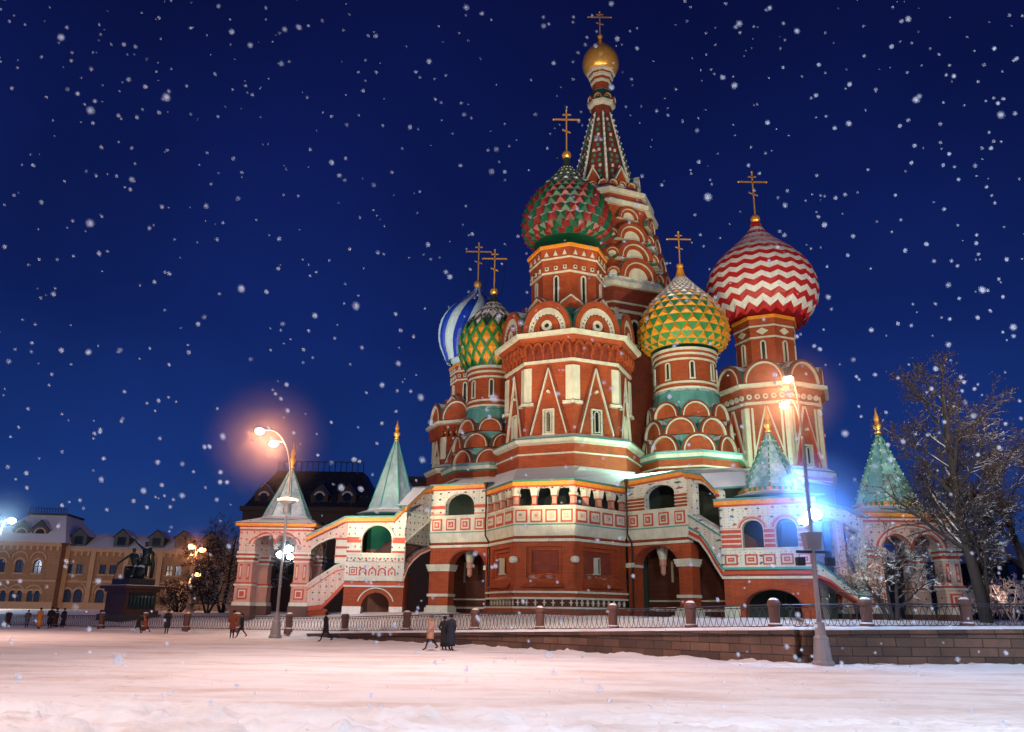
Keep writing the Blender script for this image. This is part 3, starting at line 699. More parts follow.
def upper_gallery(p0,p1,kind,L_ends=(0,0),us=None):
    """one straight run of the raised gallery; kind bastion or wing"""
    f=Fr(p0,p1); l=f.len; parts=[]
    zr=10.45 if kind=='bastion' else 11.1
    top=zr-.38
    mb=MB(); pm=MB()
    # parapet and its sloping foot, string courses
    f.box(pm,0,l,ZB_,ZP,-.45,.0,'whitewash'); f.box(pm,-.02,l+.02,ZP-.14,ZP+.02,-.5,.12,'whitewash')
    f.box(pm,-.01,l+.01,ZB_-.02,ZB_+.05,-.05,.1,'teal_trim')
    v=[f.p(u,z,d) for u,z,d in((0,ZB_-.03,.08),(l,ZB_-.03,.08),(l,ZC,-.1),(0,ZC,-.1),(0,ZB_-.03,-.45),(l,ZB_-.03,-.45),(l,ZC,-.45),(0,ZC,-.45))]
    pm.add(v,[(0,1,2,3),(7,6,5,4),(0,4,5,1),(3,2,6,7),(0,3,7,4),(1,5,6,2)],'pink_paint' if kind=='x' else 'whitewash')
    nd=int(l/.22)
    f.box(pm,0,l,ZC-.2,ZC-.005,-.45,-.12,'brick_deep')
    for k in range(nd): f.box(pm,l*(k+.2)/nd,l*(k+.8)/nd,ZC-.16,ZC-.02,-.12,-.03,'brick')
    f.box(pm,-.01,l+.01,ZD,ZC-.205,-.45,.03,'whitewash')
    n=us or max(2,int(l/1.15)); pw=l/n*.80 if kind=='bastion' else .86
    for k in range(n):
        c=l*(k+.5)/n; panels(pm,f,[(c-pw/2,c+pw/2)],ZB_+.16,ZB_+1.04,0,'orn' if kind=='bastion' else 'square')
    pm.build('parapet',CATH)
    if kind=='bastion':
        na=max(2,round(l/1.32)); w=l/na; holes=[]; 
        for k in range(na):
            r=w*.34; holes.append(f.arch(w*(k+.5)-r,w*(k+.5)+r,9.62,9.63,9.63+r*1.05))
        outer=[(0,9.62),]+[]
        # frieze wall cut by the arches, standing on columns
        pts=[(0,9.62)]
        for h in holes: pts+=h
        pts+=[(l,9.62),(l,top),(0,top)]
        q=MB(); f.poly(q,pts,-.45,0,'ornament'); 
        for k in range(na): f.arc(q,w*(k+.5),9.63,w*.34,w*.40,0,.05,'whitewash',n=10,sz=1.05)
        wall=q.build('gallery_wall',CATH)
        for k in range(na+1):
            u=min(l-.16,max(.16,w*k)); q=MB(); f.box(q,u-.15,u+.15,ZP+.02,9.5,-.4,-.05,'pink_paint'); f.box(q,u-.22,u+.22,9.46,9.62,-.45,.02,'whitewash'); f.box(q,u-.2,u+.2,9.36,9.455,-.43,.0,'red_paint'); f.box(q,u-.2,u+.2,ZP+.025,ZP+.16,-.43,0,'red_paint')
            q.build('column',wall)
    return f
# corner points of the gallery front
G=dict(WL=(-6.15,64.1),B0=(-1.7,62.0),B1=(.28,57.0),B2=(4.38,55.8),B3=(8.4,59.6),WR=(12.05,55.6))
for a,b in(('B0','B1'),('B1','B2'),('B2','B3')):
    f=upper_gallery(G[a],G[b],'bastion',us={'B0':3,'B1':4,'B2':4}[a]); l=f.len
    # brick wall below with a sunk panel, striped foot and plinth
    mb=MB(); w=min(.75,l*.16); ho=[(w+.2,3.9),(w+.2,6.0),(l-w-.2,6.0),(l-w-.2,3.9)]
    f.poly(mb,[(0,3.3),(l,3.3),(l,ZD-.005),(0,ZD-.005)],-.5,-.12,'brick',holes=[ho])
    f.poly(mb,[(w+.2,3.9),(l-w-.2,3.9),(l-w-.2,6.0),(w+.2,6.0)],-.8,-.34,'brick',holes=[[(w+.5,4.2),(w+.5,5.75),(l-w-.5,5.75),(l-w-.5,4.2)]])
    f.box(mb,w+.45,l-w-.45,4.15,5.8,-.9,-.5,'brick_deep' if a!='B0' else 'brick')
    v=[f.p(u,z,d) for u,z,d in((w+.2,3.9,-.1),(l-w-.2,3.9,-.1),(l-w-.5,4.25,-.5),(w+.5,4.25,-.5),(w+.2,3.3,-.3),(l-w-.2,3.3,-.3))]
    mb.add(v,[(0,1,2,3),(0,4,5,1)],'brick')
    v=[f.p(u,z,d) for u,z,d in((w-.1,3.32,.18),(l-w+.1,3.32,.18),(l-w-.2,3.62,-.11),(w+.2,3.62,-.11))]; mb.add(v,[(0,1,2,3)],'brick')
    for z0,z1,d,m in((.9,1.95,.12,'brick'),(1.95,2.07,.16,'whitewash'),(2.07,2.55,-.2,'shaded_brick'),(2.55,2.68,.04,'whitewash'),(2.68,2.95,-.08,'brick'),(2.95,3.08,.06,'whitewash'),(3.08,3.3,-.08,'brick')):
        f.box(mb,-.0,l,z0,z1,-.8,d,m)
    n=int(l/.55)
    for k in range(n):
        u=l*(k+.5)/n; f.box(mb,u-.035,u+.035,2.14,2.53,-.21,-.08,'whitewash'); f.box(mb,u-.13,u+.13,2.30,2.37,-.21,-.1,'whitewash')
    f.box(mb,-.02,l+.02,1.2,1.45,.0,.3,'post_stone')
    o=mb.build('bastion_wall',CATH)
    if a!='B1': window(o,f,l/2 if a!='B2' else l*.44,.3,4.3,5.35,.09,-.35,'dark',arch=False)
for n_ in('B1','B2'):
    q=MB(); p=G[n_]; q.ring((p[0],p[1]-.03),12,0,[(.1,4.9,'whitewash'),(.26,4.95,'whitewash'),(.32,5.1,'whitewash'),(.26,5.3,'whitewash'),(.08,5.36,'whitewash')]); q.build('corner_boss',CATH)
def lower_arch_wall(f,l,hole,cap=None,name='porch_wall'):
    mb=MB(); f.poly(mb,[(0,.9)]+[(u,z) for u,z in hole]+[(l,.9),(l,ZD-.005),(0,ZD-.005)],-1.0,-.12,'brick',hole_edge='brick')
    return mb
# left wing
f=upper_gallery(G['WL'],G['B0'],'wing',us=4); l=f.len
u0,zz=f.px(445.5,508); u1,_=f.px(474.5,508)
mb=MB(); hole=f.arch(u0,u1,ZP+.02,9.45,10.42)
f.poly(mb,[(0,ZP+.02)]+hole+[(l,ZP+.02),(l,10.75),(0,10.75)],-.5,0,'ornament')
for a,b in((.04,u0-.03),(u1+.03,l-.04)): 
    f.box(mb,a,b,9.25,9.5,0,.07,'red_paint'); f.box(mb,a,b,9.5,9.58,0,.1,'whitewash'); f.box(mb,a,b,9.17,9.25,0,.08,'whitewash'); f.box(mb,a,b,ZP+.05,ZP+.2,0,.07,'pink_paint')
f.arc(mb,(u0+u1)/2,9.45,(u1-u0)/2,(u1-u0)/2+.12,0,.06,'whitewash',sz=.95/((u1-u0)/2))
mb.build('gallery_wall',CATH)
# right wing
f=upper_gallery(G['B3'],G['WR'],'wing',us=4); l=f.len
u0,_=f.px(644.5,495); u1,_=f.px(675,495)
mb=MB(); hole=f.arch(u0,u1,ZP+.02,9.7,10.42)
f.poly(mb,[(0,ZP+.02)]+hole+[(l,ZP+.02),(l,10.75),(0,10.75)],-.5,0,'ornament')
f.arc(mb,(u0+u1)/2,9.7,(u1-u0)/2,(u1-u0)/2+.12,0,.06,'whitewash',sz=.8/((u1-u0)/2))
mb2=mb; striped_pier(mb,f,.03,u0-.03,ZP+.03,9.7,0,.07,4); striped_pier(mb,f,u1+.03,l-.03,ZP+.03,9.7,0,.07,4)
mb.build('gallery_wall',CATH)
FR=f; RL=l
# open ground floor below the wings: arches on piers with white capitals
for a,b,xa,xb,yt,ys in (('WL','B0',448,486,550,569),('B3','WR',634,677.5,546,566)):
    f=Fr(G[a],G[b]); l=f.len; u0,zs=f.px(xa,ys); u1,_=f.px(xb,ys); _,zt=f.px((xa+xb)/2,yt)
    u0=max(.12,u0); u1=min(l-.12,u1)
    hole=f.arch(u0,u1,.9,zs,zt); mb=lower_arch_wall(f,l,hole)
    f.arc(mb,(u0+u1)/2,zs,(u1-u0)/2,(u1-u0)/2+.14,-.12,-.06,'brick_deep',sz=(zt-zs)/((u1-u0)/2))
    pr=(.0,u0+.06) if a=='WL' else (u1-.06,l)
    f.box(mb,pr[0]-.06,pr[1]+.06,zs-.15,zs+.02,-1.04,.02,'whitewash'); f.box(mb,pr[0]-.1,pr[1]+.12,zs+.02,zs+.3,-1.1,.12,'whitewash'); f.box(mb,pr[0]-.14,pr[1]+.16,zs+.24,zs+.34,-1.14,.18,'whitewash'); f.box(mb,pr[0]-.06,pr[1]+.04,2.75,2.95,-1.05,.06,'whitewash')
    f.box(mb,pr[0]-.3,pr[1]+.3,1.4,1.62,-1.3,.4,'dome_white'); f.box(mb,pr[0]-.14,pr[1]+.12,1.62,1.95,-1.15,.2,'whitewash'); f.box(mb,pr[0]-.05,pr[1]+.04,1.95,2.1,-1.1,.1,'whitewash')
    q=(u1-.02,l) if a=='WL' else (0,u0+.02)
    f.box(mb,q[0]-.08,q[1]+.0,zs-.1,zs+.22,-1.05,.08,'whitewash')
    o=mb.build('porch_wall',CATH)
    m=MB(); m.ring(f.p((u0+u1)/2-.6,0,-1.7)[:2],8,0,[(.08,zt-1.9,'pink_paint'),(.2,zt-1.75,'pink_paint'),(.2,zt-1.35,'brick'),(.17,zt-1.33,'pink_paint'),(.27,zt-1.2,'pink_paint'),(.27,zt-.8,'whitewash'),(.42,zt-.2,'whitewash'),(.5,zt+.4,'whitewash')]); m.build('hanging_capital',o)
    m=MB()       # striped foot of the inner wall seen through the arch
    for z0,z1,mm in((1.4,1.9,'shaded_brick'),(1.9,2.05,'whitewash'),(2.05,2.55,'shaded_brick'),(2.55,2.66,'whitewash'),(2.66,6.3,'shaded_brick')): f.box(m,-.5,l+.6,z0,z1,-4.2,-3.0,mm)
    m.build('inner_wall',CATH)
    f.box(m:=MB(),l*.30,l*.30+.16,3.9,5.4,-3.02,-2.94,'whitewash'); m.build('window',o)
# roofs of the wings
def run_roof(out,inn,m,zv):
    # a sloping sheet from the eaves line to the towers behind, with its gold valance
    mb=MB(); n=len(out)
    v=[(x,y,z) for x,y,z in out]+[(x,y,z) for x,y,z in inn]; v+=[(x,y,z-.12) for x,y,z in v]
    fs=[(i,i+1,n+i+1,n+i) for i in range(n-1)]+[(2*n+i,2*n+i+1,3*n+i+1,3*n+i) for i in range(n-1)]+[(i,i+1,2*n+i+1,2*n+i) for i in range(n-1)]+[(0,n,3*n,2*n),(n-1,2*n-1,4*n-1,3*n-1)]
    mb.add(v,fs,m); o=mb.build('gallery_roof',CATH)
    for a,b in zip(out[:-1],out[1:]):
        f=Fr(a[:2],b[:2]); q=MB(); f.strip(q,[(0,a[2]-.125),(f.len,b[2]-.125)],.26,-.3,-.06,'valance'); f.strip(q,[(0,a[2]-.39),(f.len,b[2]-.39)],.09,-.3,-.12,'red_paint'); q.build('valance',o)
def off(p,c,k):
    d=(Vector(p)-Vector(c)).normalized(); return Vector(p)+d*k
ca=(5.0,69.6)
bo=[(*off(G[n],ca,.4),10.5) for n in('B0','B1','B2','B3')]
bi=[(ca[0]+6.3*math.cos(a),ca[1]+6.3*math.sin(a),12.75) for a in(R(190),R(225),R(270),R(325))]
run_roof(bo,bi,'green_sheet',0)
wl=Fr(G['WL'],G['B0']); run_roof([wl.p(-.05,11.15,.3),wl.p(wl.len+.1,11.12,.3)],[(-6.2,68.5,11.9),(-.6,67.2,12.)],'teal_roof',0)
run_roof([FR.p(-.15,11.0,.3),FR.p(RL+.1,11.25,.3)],[(9.6,64,12.2),(14.8,60.5,12.2)],'teal_roof',0)
# ---- left stair and left block
fS=Fr((-7.78,62.15),G['WL']); fL=Fr((-14.85,62.0),(-7.78,62.15))
def stair_left():
    f=fS; l=f.len
    E=lambda x,y:f.px(x,y)
    roof=[E(404.5,505.5),E(423,488),(l+.3,E(432,486)[1])]
    mb=MB()
    hole=[E(404.6,542),E(404.6,531),E(407,520),E(414,510),E(423,504.5),E(430.8,502.3),E(431,520)]
    top=[(u,z-.15) for u,z in roof]; top[-1]=(l,top[-1][1]); top[0]=(0,top[0][1])
    low=[(0,E(404,574)[1]),E(408,563.5),E(413,557),E(420,551),E(426,548.3),(l,E(432,546.8)[1])]
    f.poly(mb,low+top[::-1],-.5,0,'ornament',holes=[hole])
    up=[E(405,541),(l,E(432,519)[1])]; f.strip(mb,up,.14,-.52,.08,'whitewash')
    wall=mb.build('stair_wall',CATH)
    mb=MB(); f.strip(mb,low,.17,-.6,.06,'red_paint'); f.strip(mb,[(u,z-.17) for u,z in low],.13,-.6,.1,'whitewash'); 
    mb.build('arch_band',wall)
    roof_strip(f,roof,3.4,'teal_roof',rise=.3)
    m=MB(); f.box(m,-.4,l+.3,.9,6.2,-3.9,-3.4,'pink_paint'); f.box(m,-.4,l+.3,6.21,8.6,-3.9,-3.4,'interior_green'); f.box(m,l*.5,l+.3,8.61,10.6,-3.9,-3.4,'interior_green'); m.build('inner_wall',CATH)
    # flight of steps under the roof
    m=MB()
    a=f.px(404,550); b=f.px(432,527)
    for k in range(14):
        t=k/14; f.box(m,a[0]+(b[0]-a[0])*t,a[0]+(b[0]-a[0])*(t+1/14),a[1]+(b[1]-a[1])*t-.9,a[1]+(b[1]-a[1])*t,-3.4,-.55,'post_stone')
    m.build('stair_flight',CATH)
    f=fL; l=f.len; E=lambda x,y:f.px(x,y)
    ub,_=E(345.5,560)
    # block with the window
    roofB=[(E(307,535.5)[0],E(307,535.5)[1]),(E(346,516.5)),(E(395,516)[0],E(395,516)[1]),E(404.8,505.5)]
    win=f.arch(E(362,540)[0],E(392,540)[0],E(377,553)[1],E(377,540)[1],E(377,525)[1])
    zpt=E(370,553.5)[1]; zpb=E(370,581)[1]
    mb=MB(); zt=E(370,516.3)[1]-.15
    f.poly(mb,[(ub,zpb),(l,zpb),(l,E(404.8,506)[1]-.2),(E(396,517)[0],zt),(ub,zt)],-.5,0,'ornament',holes=[win])
    f.box(mb,ub-.02,l+.02,zpt-.1,zpt+.04,-.52,.12,'whitewash')
    f.box(mb,ub,l-.02,zpt-.62,zpt-.56,0,.06,'pink_paint'); f.box(mb,ub,l-.02,zpb+.02,zpb+.3,0,.05,'whitewash')
    u=(E(362,540)[0]+E(392,540)[0])/2; rw=(E(392,540)[0]-E(362,540)[0])/2
    f.arc(mb,u,E(377,540)[1],rw,rw+.22,0,.08,'whitewash')
    for a,b in((ub+.02,E(361,540)[0]),(E(392.6,540)[0],l-.02)):
        z=E(370,540)[1]; f.box(mb,a,b,z-.22,z+.2,0,.08,'red_paint'); f.box(mb,a,b,z+.2,z+.3,0,.11,'whitewash'); f.box(mb,a,b,z-.32,z-.22,0,.1,'whitewash'); f.box(mb,a,b,zpt+.06,zpt+.2,0,.07,'red_paint')
    for k in range(5):
        c=E(353+k*9.7,572)[0]; z=E(370,575.5)[1]
        if k: f.arc(mb,c,z+.28,.18,.29,0,.06,'red_paint',n=8); f.box(mb,c-.29,c-.2,z,z+.28,0,.06,'red_paint'); f.box(mb,c+.2,c+.29,z,z+.28,0,.06,'red_paint'); f.arc(mb,c,z+.2,0,.11,0,.05,'pink_paint',n=6)
        else: panels(mb,f,[(c-.3,c+.3)],z,z+.6,0)
    for k in range(16):
        c=ub+.15+(l-ub-.3)*k/15; f.box(mb,c-.07,c+.07,zpt-.42,zpt-.3,0,.04,'red_paint' if k%2 else 'teal_trim')
    mb.build('gallery_wall',CATH)
    mb=MB(); z1=zpb-.005; c0=E(361,605)[0]; c1=E(389,605)[0]; zs=E(375,606)[1]; zt=E(375,592.5)[1]
    hole=f.arch(c0,c1,.9,zs,zt)
    f.poly(mb,[(ub,.9)]+hole+[(l,.9),(l,z1),(ub,z1)],-.9,-.06,'brick')
    f.box(mb,ub-.02,l+.05,z1-.28,z1-.12,-.06,.04,'red_paint'); f.box(mb,ub-.02,l+.05,z1-.42,z1-.30,-.06,.08,'whitewash')
    f.arc(mb,(c0+c1)/2,zs,(c1-c0)/2+.28,(c1-c0)/2+.36,-.06,.02,'whitewash',sz=(zt-zs)/((c1-c0)/2)*1.02,a0=.25,a1=PI-.25)
    for a,b in((ub,c0),(c1,l)): f.box(mb,a,b,1.3,1.95,-1.,.12,'dome_white')
    mb.build('porch_wall',CATH)
    m=MB(); f.box(m,ub,l,.9,8.5,-4.2,-3.8,'shaded_interior'); m.build('inner_wall',CATH)
    m=MB(); f.box(m,ub,l,zpb+.3,zpb+.6,-3.8,-.5,'brick_deep'); m.build('gallery_floor',CATH)
    m=MB(); f.box(m,l-.45,l+.02,.9,E(403,575)[1],-3.8,-.9,'brick'); m.build('side_wall',CATH); m=MB(); f.box(m,ub,ub+.4,.9,z1,-3.8,-.9,'brick'); m.build('side_wall',CATH)
    # descending flight to the porch
    up=[E(307,583.5),E(336,564.5),(ub,E(345,562)[1])]
    lowp=[E(307,606),E(322,604.5),E(344,582)]; lowp[2]=(ub,lowp[2][1])
    mb=MB(); f.poly(mb,[lowp[0],lowp[1],lowp[2],up[2],up[1],up[0]],-.5,-.02,'ornament_red'); f.strip(mb,up,.13,-.55,.06,'whitewash'); f.strip(mb,[(u,z-.45) for u,z in up],.08,-.3,.03,'red_paint')
    f.strip(mb,lowp,.32,-.6,.0,'red_paint')
    f.poly(mb,[(E(307,600)[0],.9),(E(330,600)[0],.9),(E(326,610)[0],1.7),(E(322,605)[0],lowp[1][1]-.3),(E(307,605)[0],lowp[0][1]-.3)],-.6,-.1,'brick')
    mb.build('stair_wall',CATH)
    hole=[E(308,557),E(312,549),E(319.5,543.5),E(327,540),(E(335,538)),(ub-.02,E(344,538)[1])]
    mb=MB(); f.poly(mb,[E(307,559)]+hole+[(ub-.02,E(344,518)[1]),E(307,537)],-.5,-.02,'ornament_red')
    f.strip(mb,hole[:-1],-.14,-.3,.03,'whitewash'); mb.build('gallery_wall',CATH)
    mb=MB(); u0,u1=E(335.5,550)[0],ub+.02; striped_pier(mb,f,u0,u1,E(340,563)[1],E(340,537)[1],-.5,.03,3,'whitewash','red_paint'); mb.build('pier',CATH)
    mb=MB(); f.box(mb,E(303,560)[0],E(309,560)[0],1.,E(307,559)[1],-.5,-.03,'pink_paint'); mb.build('pier',CATH)
    roof_strip(f,roofB[:2],3.6,'teal_roof',rise=.35); roof_strip(f,roofB[1:],3.8,'teal_roof',rise=.35)
    m=MB(); a=E(307,592);b=E(345,570)
    for k in range(12): t=k/12; f.box(m,a[0]+(b[0]-a[0])*t,a[0]+(b[0]-a[0])*(t+1/12),a[1]+(b[1]-a[1])*t-.9,a[1]+(b[1]-a[1])*t,-3.2,-.55,'post_stone')
    m.build('stair_flight',CATH)
stair_left()
# ---- right stair and right block
fT=Fr(G['WR'],(13.35,52.3)); fP=Fr((13.35,52.3),(18.25,49.7)); fQ=Fr((18.25,49.7),(21.6,50.4))
def stair_right():
    f=fT; l=f.len; E=lambda x,y:f.px(x,y)
    X=lambda p:(min(l,max(0,p[0])),p[1])
    roof=[(0,11.1),X(E(705,474)),(l,E(722,487)[1])]
    hole=[X(E(693.2,514)),X(E(692,483.5)),E(700,483),E(706,486),E(713,493),E(718,501),E(720.3,508),E(720.3,531)]
    top=[(u,z-.2) for u,z in roof]; low=[(0,E(693,530)[1]),E(700,536),E(708,547),E(716,561),(l,E(722,572)[1])]
    mb=MB(); f.poly(mb,low+top[::-1],-.5,0,'ornament',holes=[hole]); f.strip(mb,[(0.,E(693,513)[1]),(l,E(722,534)[1])],.14,-.53,.07,'teal_trim'); f.strip(mb,[(u,z+.3) for u,z in low],.16,-.53,.05,'teal_trim')
    wall=mb.build('stair_wall',CATH)
    mb=MB(); f.strip(mb,low,.26,-.6,.04,'red_paint'); f.strip(mb,[(u,z-.27) for u,z in low],.16,-.65,.09,'whitewash'); mb.build('arch_band',wall)
    roof_strip(f,roof,3.,'teal_roof',rise=.4)
    m=MB()
    a=(0,E(693,520)[1]);b=(l,E(722,542)[1])
    for k in range(14): t=k/14; f.box(m,l*t,l*(t+1/14),a[1]+(b[1]-a[1])*t-.9,a[1]+(b[1]-a[1])*t,-3.,-.55,'post_stone')
    m.build('stair_flight',CATH)
    f=fP; l=f.len; E=lambda x,y:f.px(x,y); mid=E(767,500)[0]
    zt=E(767,500.5)[1]; zpt=E(767,548)[1]; zpb=E(767,569)[1]; zsp=E(767,529)[1]
    mb=MB(); w1=f.arch(E(742,530)[0],E(763,530)[0],zpt,E(752,529)[1],E(752,520)[1]); w2=f.arch(E(775.5,530)[0],E(797,530)[0],zpt,E(786,529)[1],E(786,518.3)[1])
    f.poly(mb,[(0,zpb),(l,zpb),(l,zt),(0,zt)],-.5,0,'ornament',holes=[w1,w2])
    for w in(w1,w2):
        c=(w[0][0]+w[-1][0])/2; r=(w[-1][0]-w[0][0])/2; zs=w[1][1]; k=(max(z for _,z in w)-zs)/r
        f.arc(mb,c,zs,r,r+.09,0,.05,'whitewash',sz=k); f.arc(mb,c,zs,r+.09,r+.18,0,.09,'red_paint',sz=k); f.arc(mb,c,zs,r+.18,r+.28,0,.07,'pink_paint',sz=k)
    for a,b in((.03,E(741,530)[0]),(E(764,530)[0],E(774.5,530)[0]),(E(798,530)[0],l-.03)): striped_pier(mb,f,a,b,zpt+.05,zsp+.1,0,.09,4,'red_paint')
    f.box(mb,-.02,l+.02,zpt-.08,zpt+.03,-.55,.13,'whitewash'); f.box(mb,-.02,l+.02,zpb-.02,zpb+.12,-.1,.12,'teal_trim')
    panels(mb,f,[(E(x-7,560)[0],E(x+6,560)[0]) for x in(732,752,770,788,806)],zpb+.25,zpb+.9,0)
    mb.build('gallery_wall',CATH)
    mb=MB(); c0,c1=E(745,600)[0],E(801,600)[0]; zs=E(773,607)[1]; zh=E(773,589.5)[1]; z1=zpb-.025
    hole=f.arch(c0,c1,.9,zs,zh); f.poly(mb,[(0,.9)]+hole+[(l,.9),(l,z1),(0,z1)],-1.,-.07,'brick')
    f.box(mb,-.02,l+.02,z1-.28,z1-.1,-.1,.03,'red_paint'); zz=E(767,577)[1]; f.box(mb,-.02,l+.03,zz-.1,zz+.05,-.1,.05,'whitewash')
    f.arc(mb,(c0+c1)/2,zs,(c1-c0)/2,(c1-c0)/2+.12,-.07,.0,'brick_deep',sz=(zh-zs)/((c1-c0)/2))
    f.box(mb,-.02,.9,1.4,2.25,-1,.1,'whitewash'); mb.build('porch_wall',CATH)
    m=MB(); f.box(m,0,l,.9,8.9,-4.6,-4.1,'shaded_interior'); m.build('inner_wall',CATH)
    m=MB(); f.box(m,0.,l,zpb+.3,zpb+.5,-4.1,-.5,'brick_deep'); m.build('gallery_floor',CATH)
    m=MB(); f.box(m,0,.4,.9,z1,-4.1,-1,'brick'); m.build('side_wall',CATH); m=MB(); f.box(m,l-.4,l,.9,zt,-4.1,-.52,'ornament'); m.build('side_wall',CATH)
    roof_strip(f,[(-.3,zt+.2),(l+.3,zt+.2)],4.6,'teal_roof',rise=.7)
    f=fQ; l=f.len; E=lambda x,y:f.px(x,y)
    up=[(0,E(819,561)[1]),(l,E(863,601)[1])]; low=[(0,E(819,572)[1]),E(830,577.5),E(843,588),(l,E(858,607)[1])]
    mb=MB(); f.poly(mb,[low[0],low[1],low[2],low[3],up[1],up[0]],-.5,0,'ornament'); f.strip(mb,up,.12,-.55,.06,'teal_trim'); wall=mb.build('stair_wall',CATH)
    mb=MB(); f.strip(mb,low,.14,-.6,.05,'whitewash'); f.strip(mb,[(u,z-.14) for u,z in low],.16,-.6,.08,'red_paint'); mb.build('arch_band',wall)
    r0=[(0,E(818,500)[1]),(E(845,508)[0],E(845,508)[1]),(l+.2,E(863,517)[1])]
    roof_strip(f,r0,3.6,'teal_roof',rise=.6,val=False)
    mb=MB(); f.poly(mb,[(0,r0[0][1]-.8),(l*.5,r0[1][1]-.75),(l,r0[2][1]-1.),(l,r0[2][1]-.13),(E(845,508)[0],r0[1][1]-.13),(0,r0[0][1]-.13)],-.5,0,'ornament'); f.box(mb,l-.5,l,1,r0[2][1]-.9,-.5,-.01,'ornament'); f.box(mb,l*.45,l*.45+.5,E(836,575)[1],r0[1][1]-.8,-.5,-.01,'ornament_red'); mb.build('gallery_wall',CATH)
    mb=MB(); f.box(mb,0,l,.9,7.5,-4,-3.6,'shaded_interior'); mb.build('inner_wall',CATH)
stair_right()
# ---- small square porches with tent roofs
def tent(c,z0,z1,r,ztop,studs=False,rz=ROT+PI/8,par=None):
    TS='tent_sheet' if studs else 'tent_pale'; mb=MB(); mb.ring(c,8,rz,[(r*1.5,z0-.25,'teal_roof'),(r*1.08,z0,TS),(r,z0+.12,TS),(r*.06,z1,TS)]); o=mb.build('tent_roof',par or CATH)
    for k in range(8):
        a=rz+2*PI*k/8
        if math.sin(a)>.8: continue
        m=MB(); p0=Vector((c[0]+r*1.01*math.cos(a),c[1]+r*1.01*math.sin(a),z0+.12)); p1=Vector((c[0]+r*.07*math.cos(a),c[1]+r*.07*math.sin(a),z1)); m.tube([p0,p1],[.05,.04],'teal_trim',5)
        if studs:
            for i in range(18): q=p0.lerp(p1,(i+.5)/19); m.ball(tuple(q+Vector((math.cos(a),math.sin(a),.3))*.05),.055,'dome_green2' if i%2 else 'dome_white',4)
        m.build('rib',o)
    if studs:
        m=MB()
        for f in oct_faces(c,r*1.04,rz):
            if seen(f):
                for k in range(9): m.ball(f.p(f.len*(k+.5)/9,z0+.2,0),.13,'dome_green2' if k%2 else 'valance',5)
        m.build('crest',o)
    m=MB(); h=ztop-z1
    m.ring(c,10,0,[(.09,z1-.15,'gold'),(.2,z1+.02,'dome_green'),(.1,z1+.12,'gold'),(.22,z1+.08*h,'gold'),(.12,z1+.16*h,'gold'),(.24,z1+.28*h,'gold'),(.27,z1+.36*h,'gold'),(.12,z1+.46*h,'gold'),(.17,z1+.56*h,'gold'),(.16,z1+.66*h,'gold'),(.07,z1+.8*h,'gold'),(.03,ztop,'gold')])
    m.build('finial',o,smooth=True)
    return o
tent((-9.15,64.2),ZY(394,509,62.2),ZY(398,441,64.2),1.9,ZY(399,420,64.2))
tent((17.0,52.8),ZY(766,491,51),ZY(764,434,52.8),2.02,ZY(764,406,52.8),studs=True)
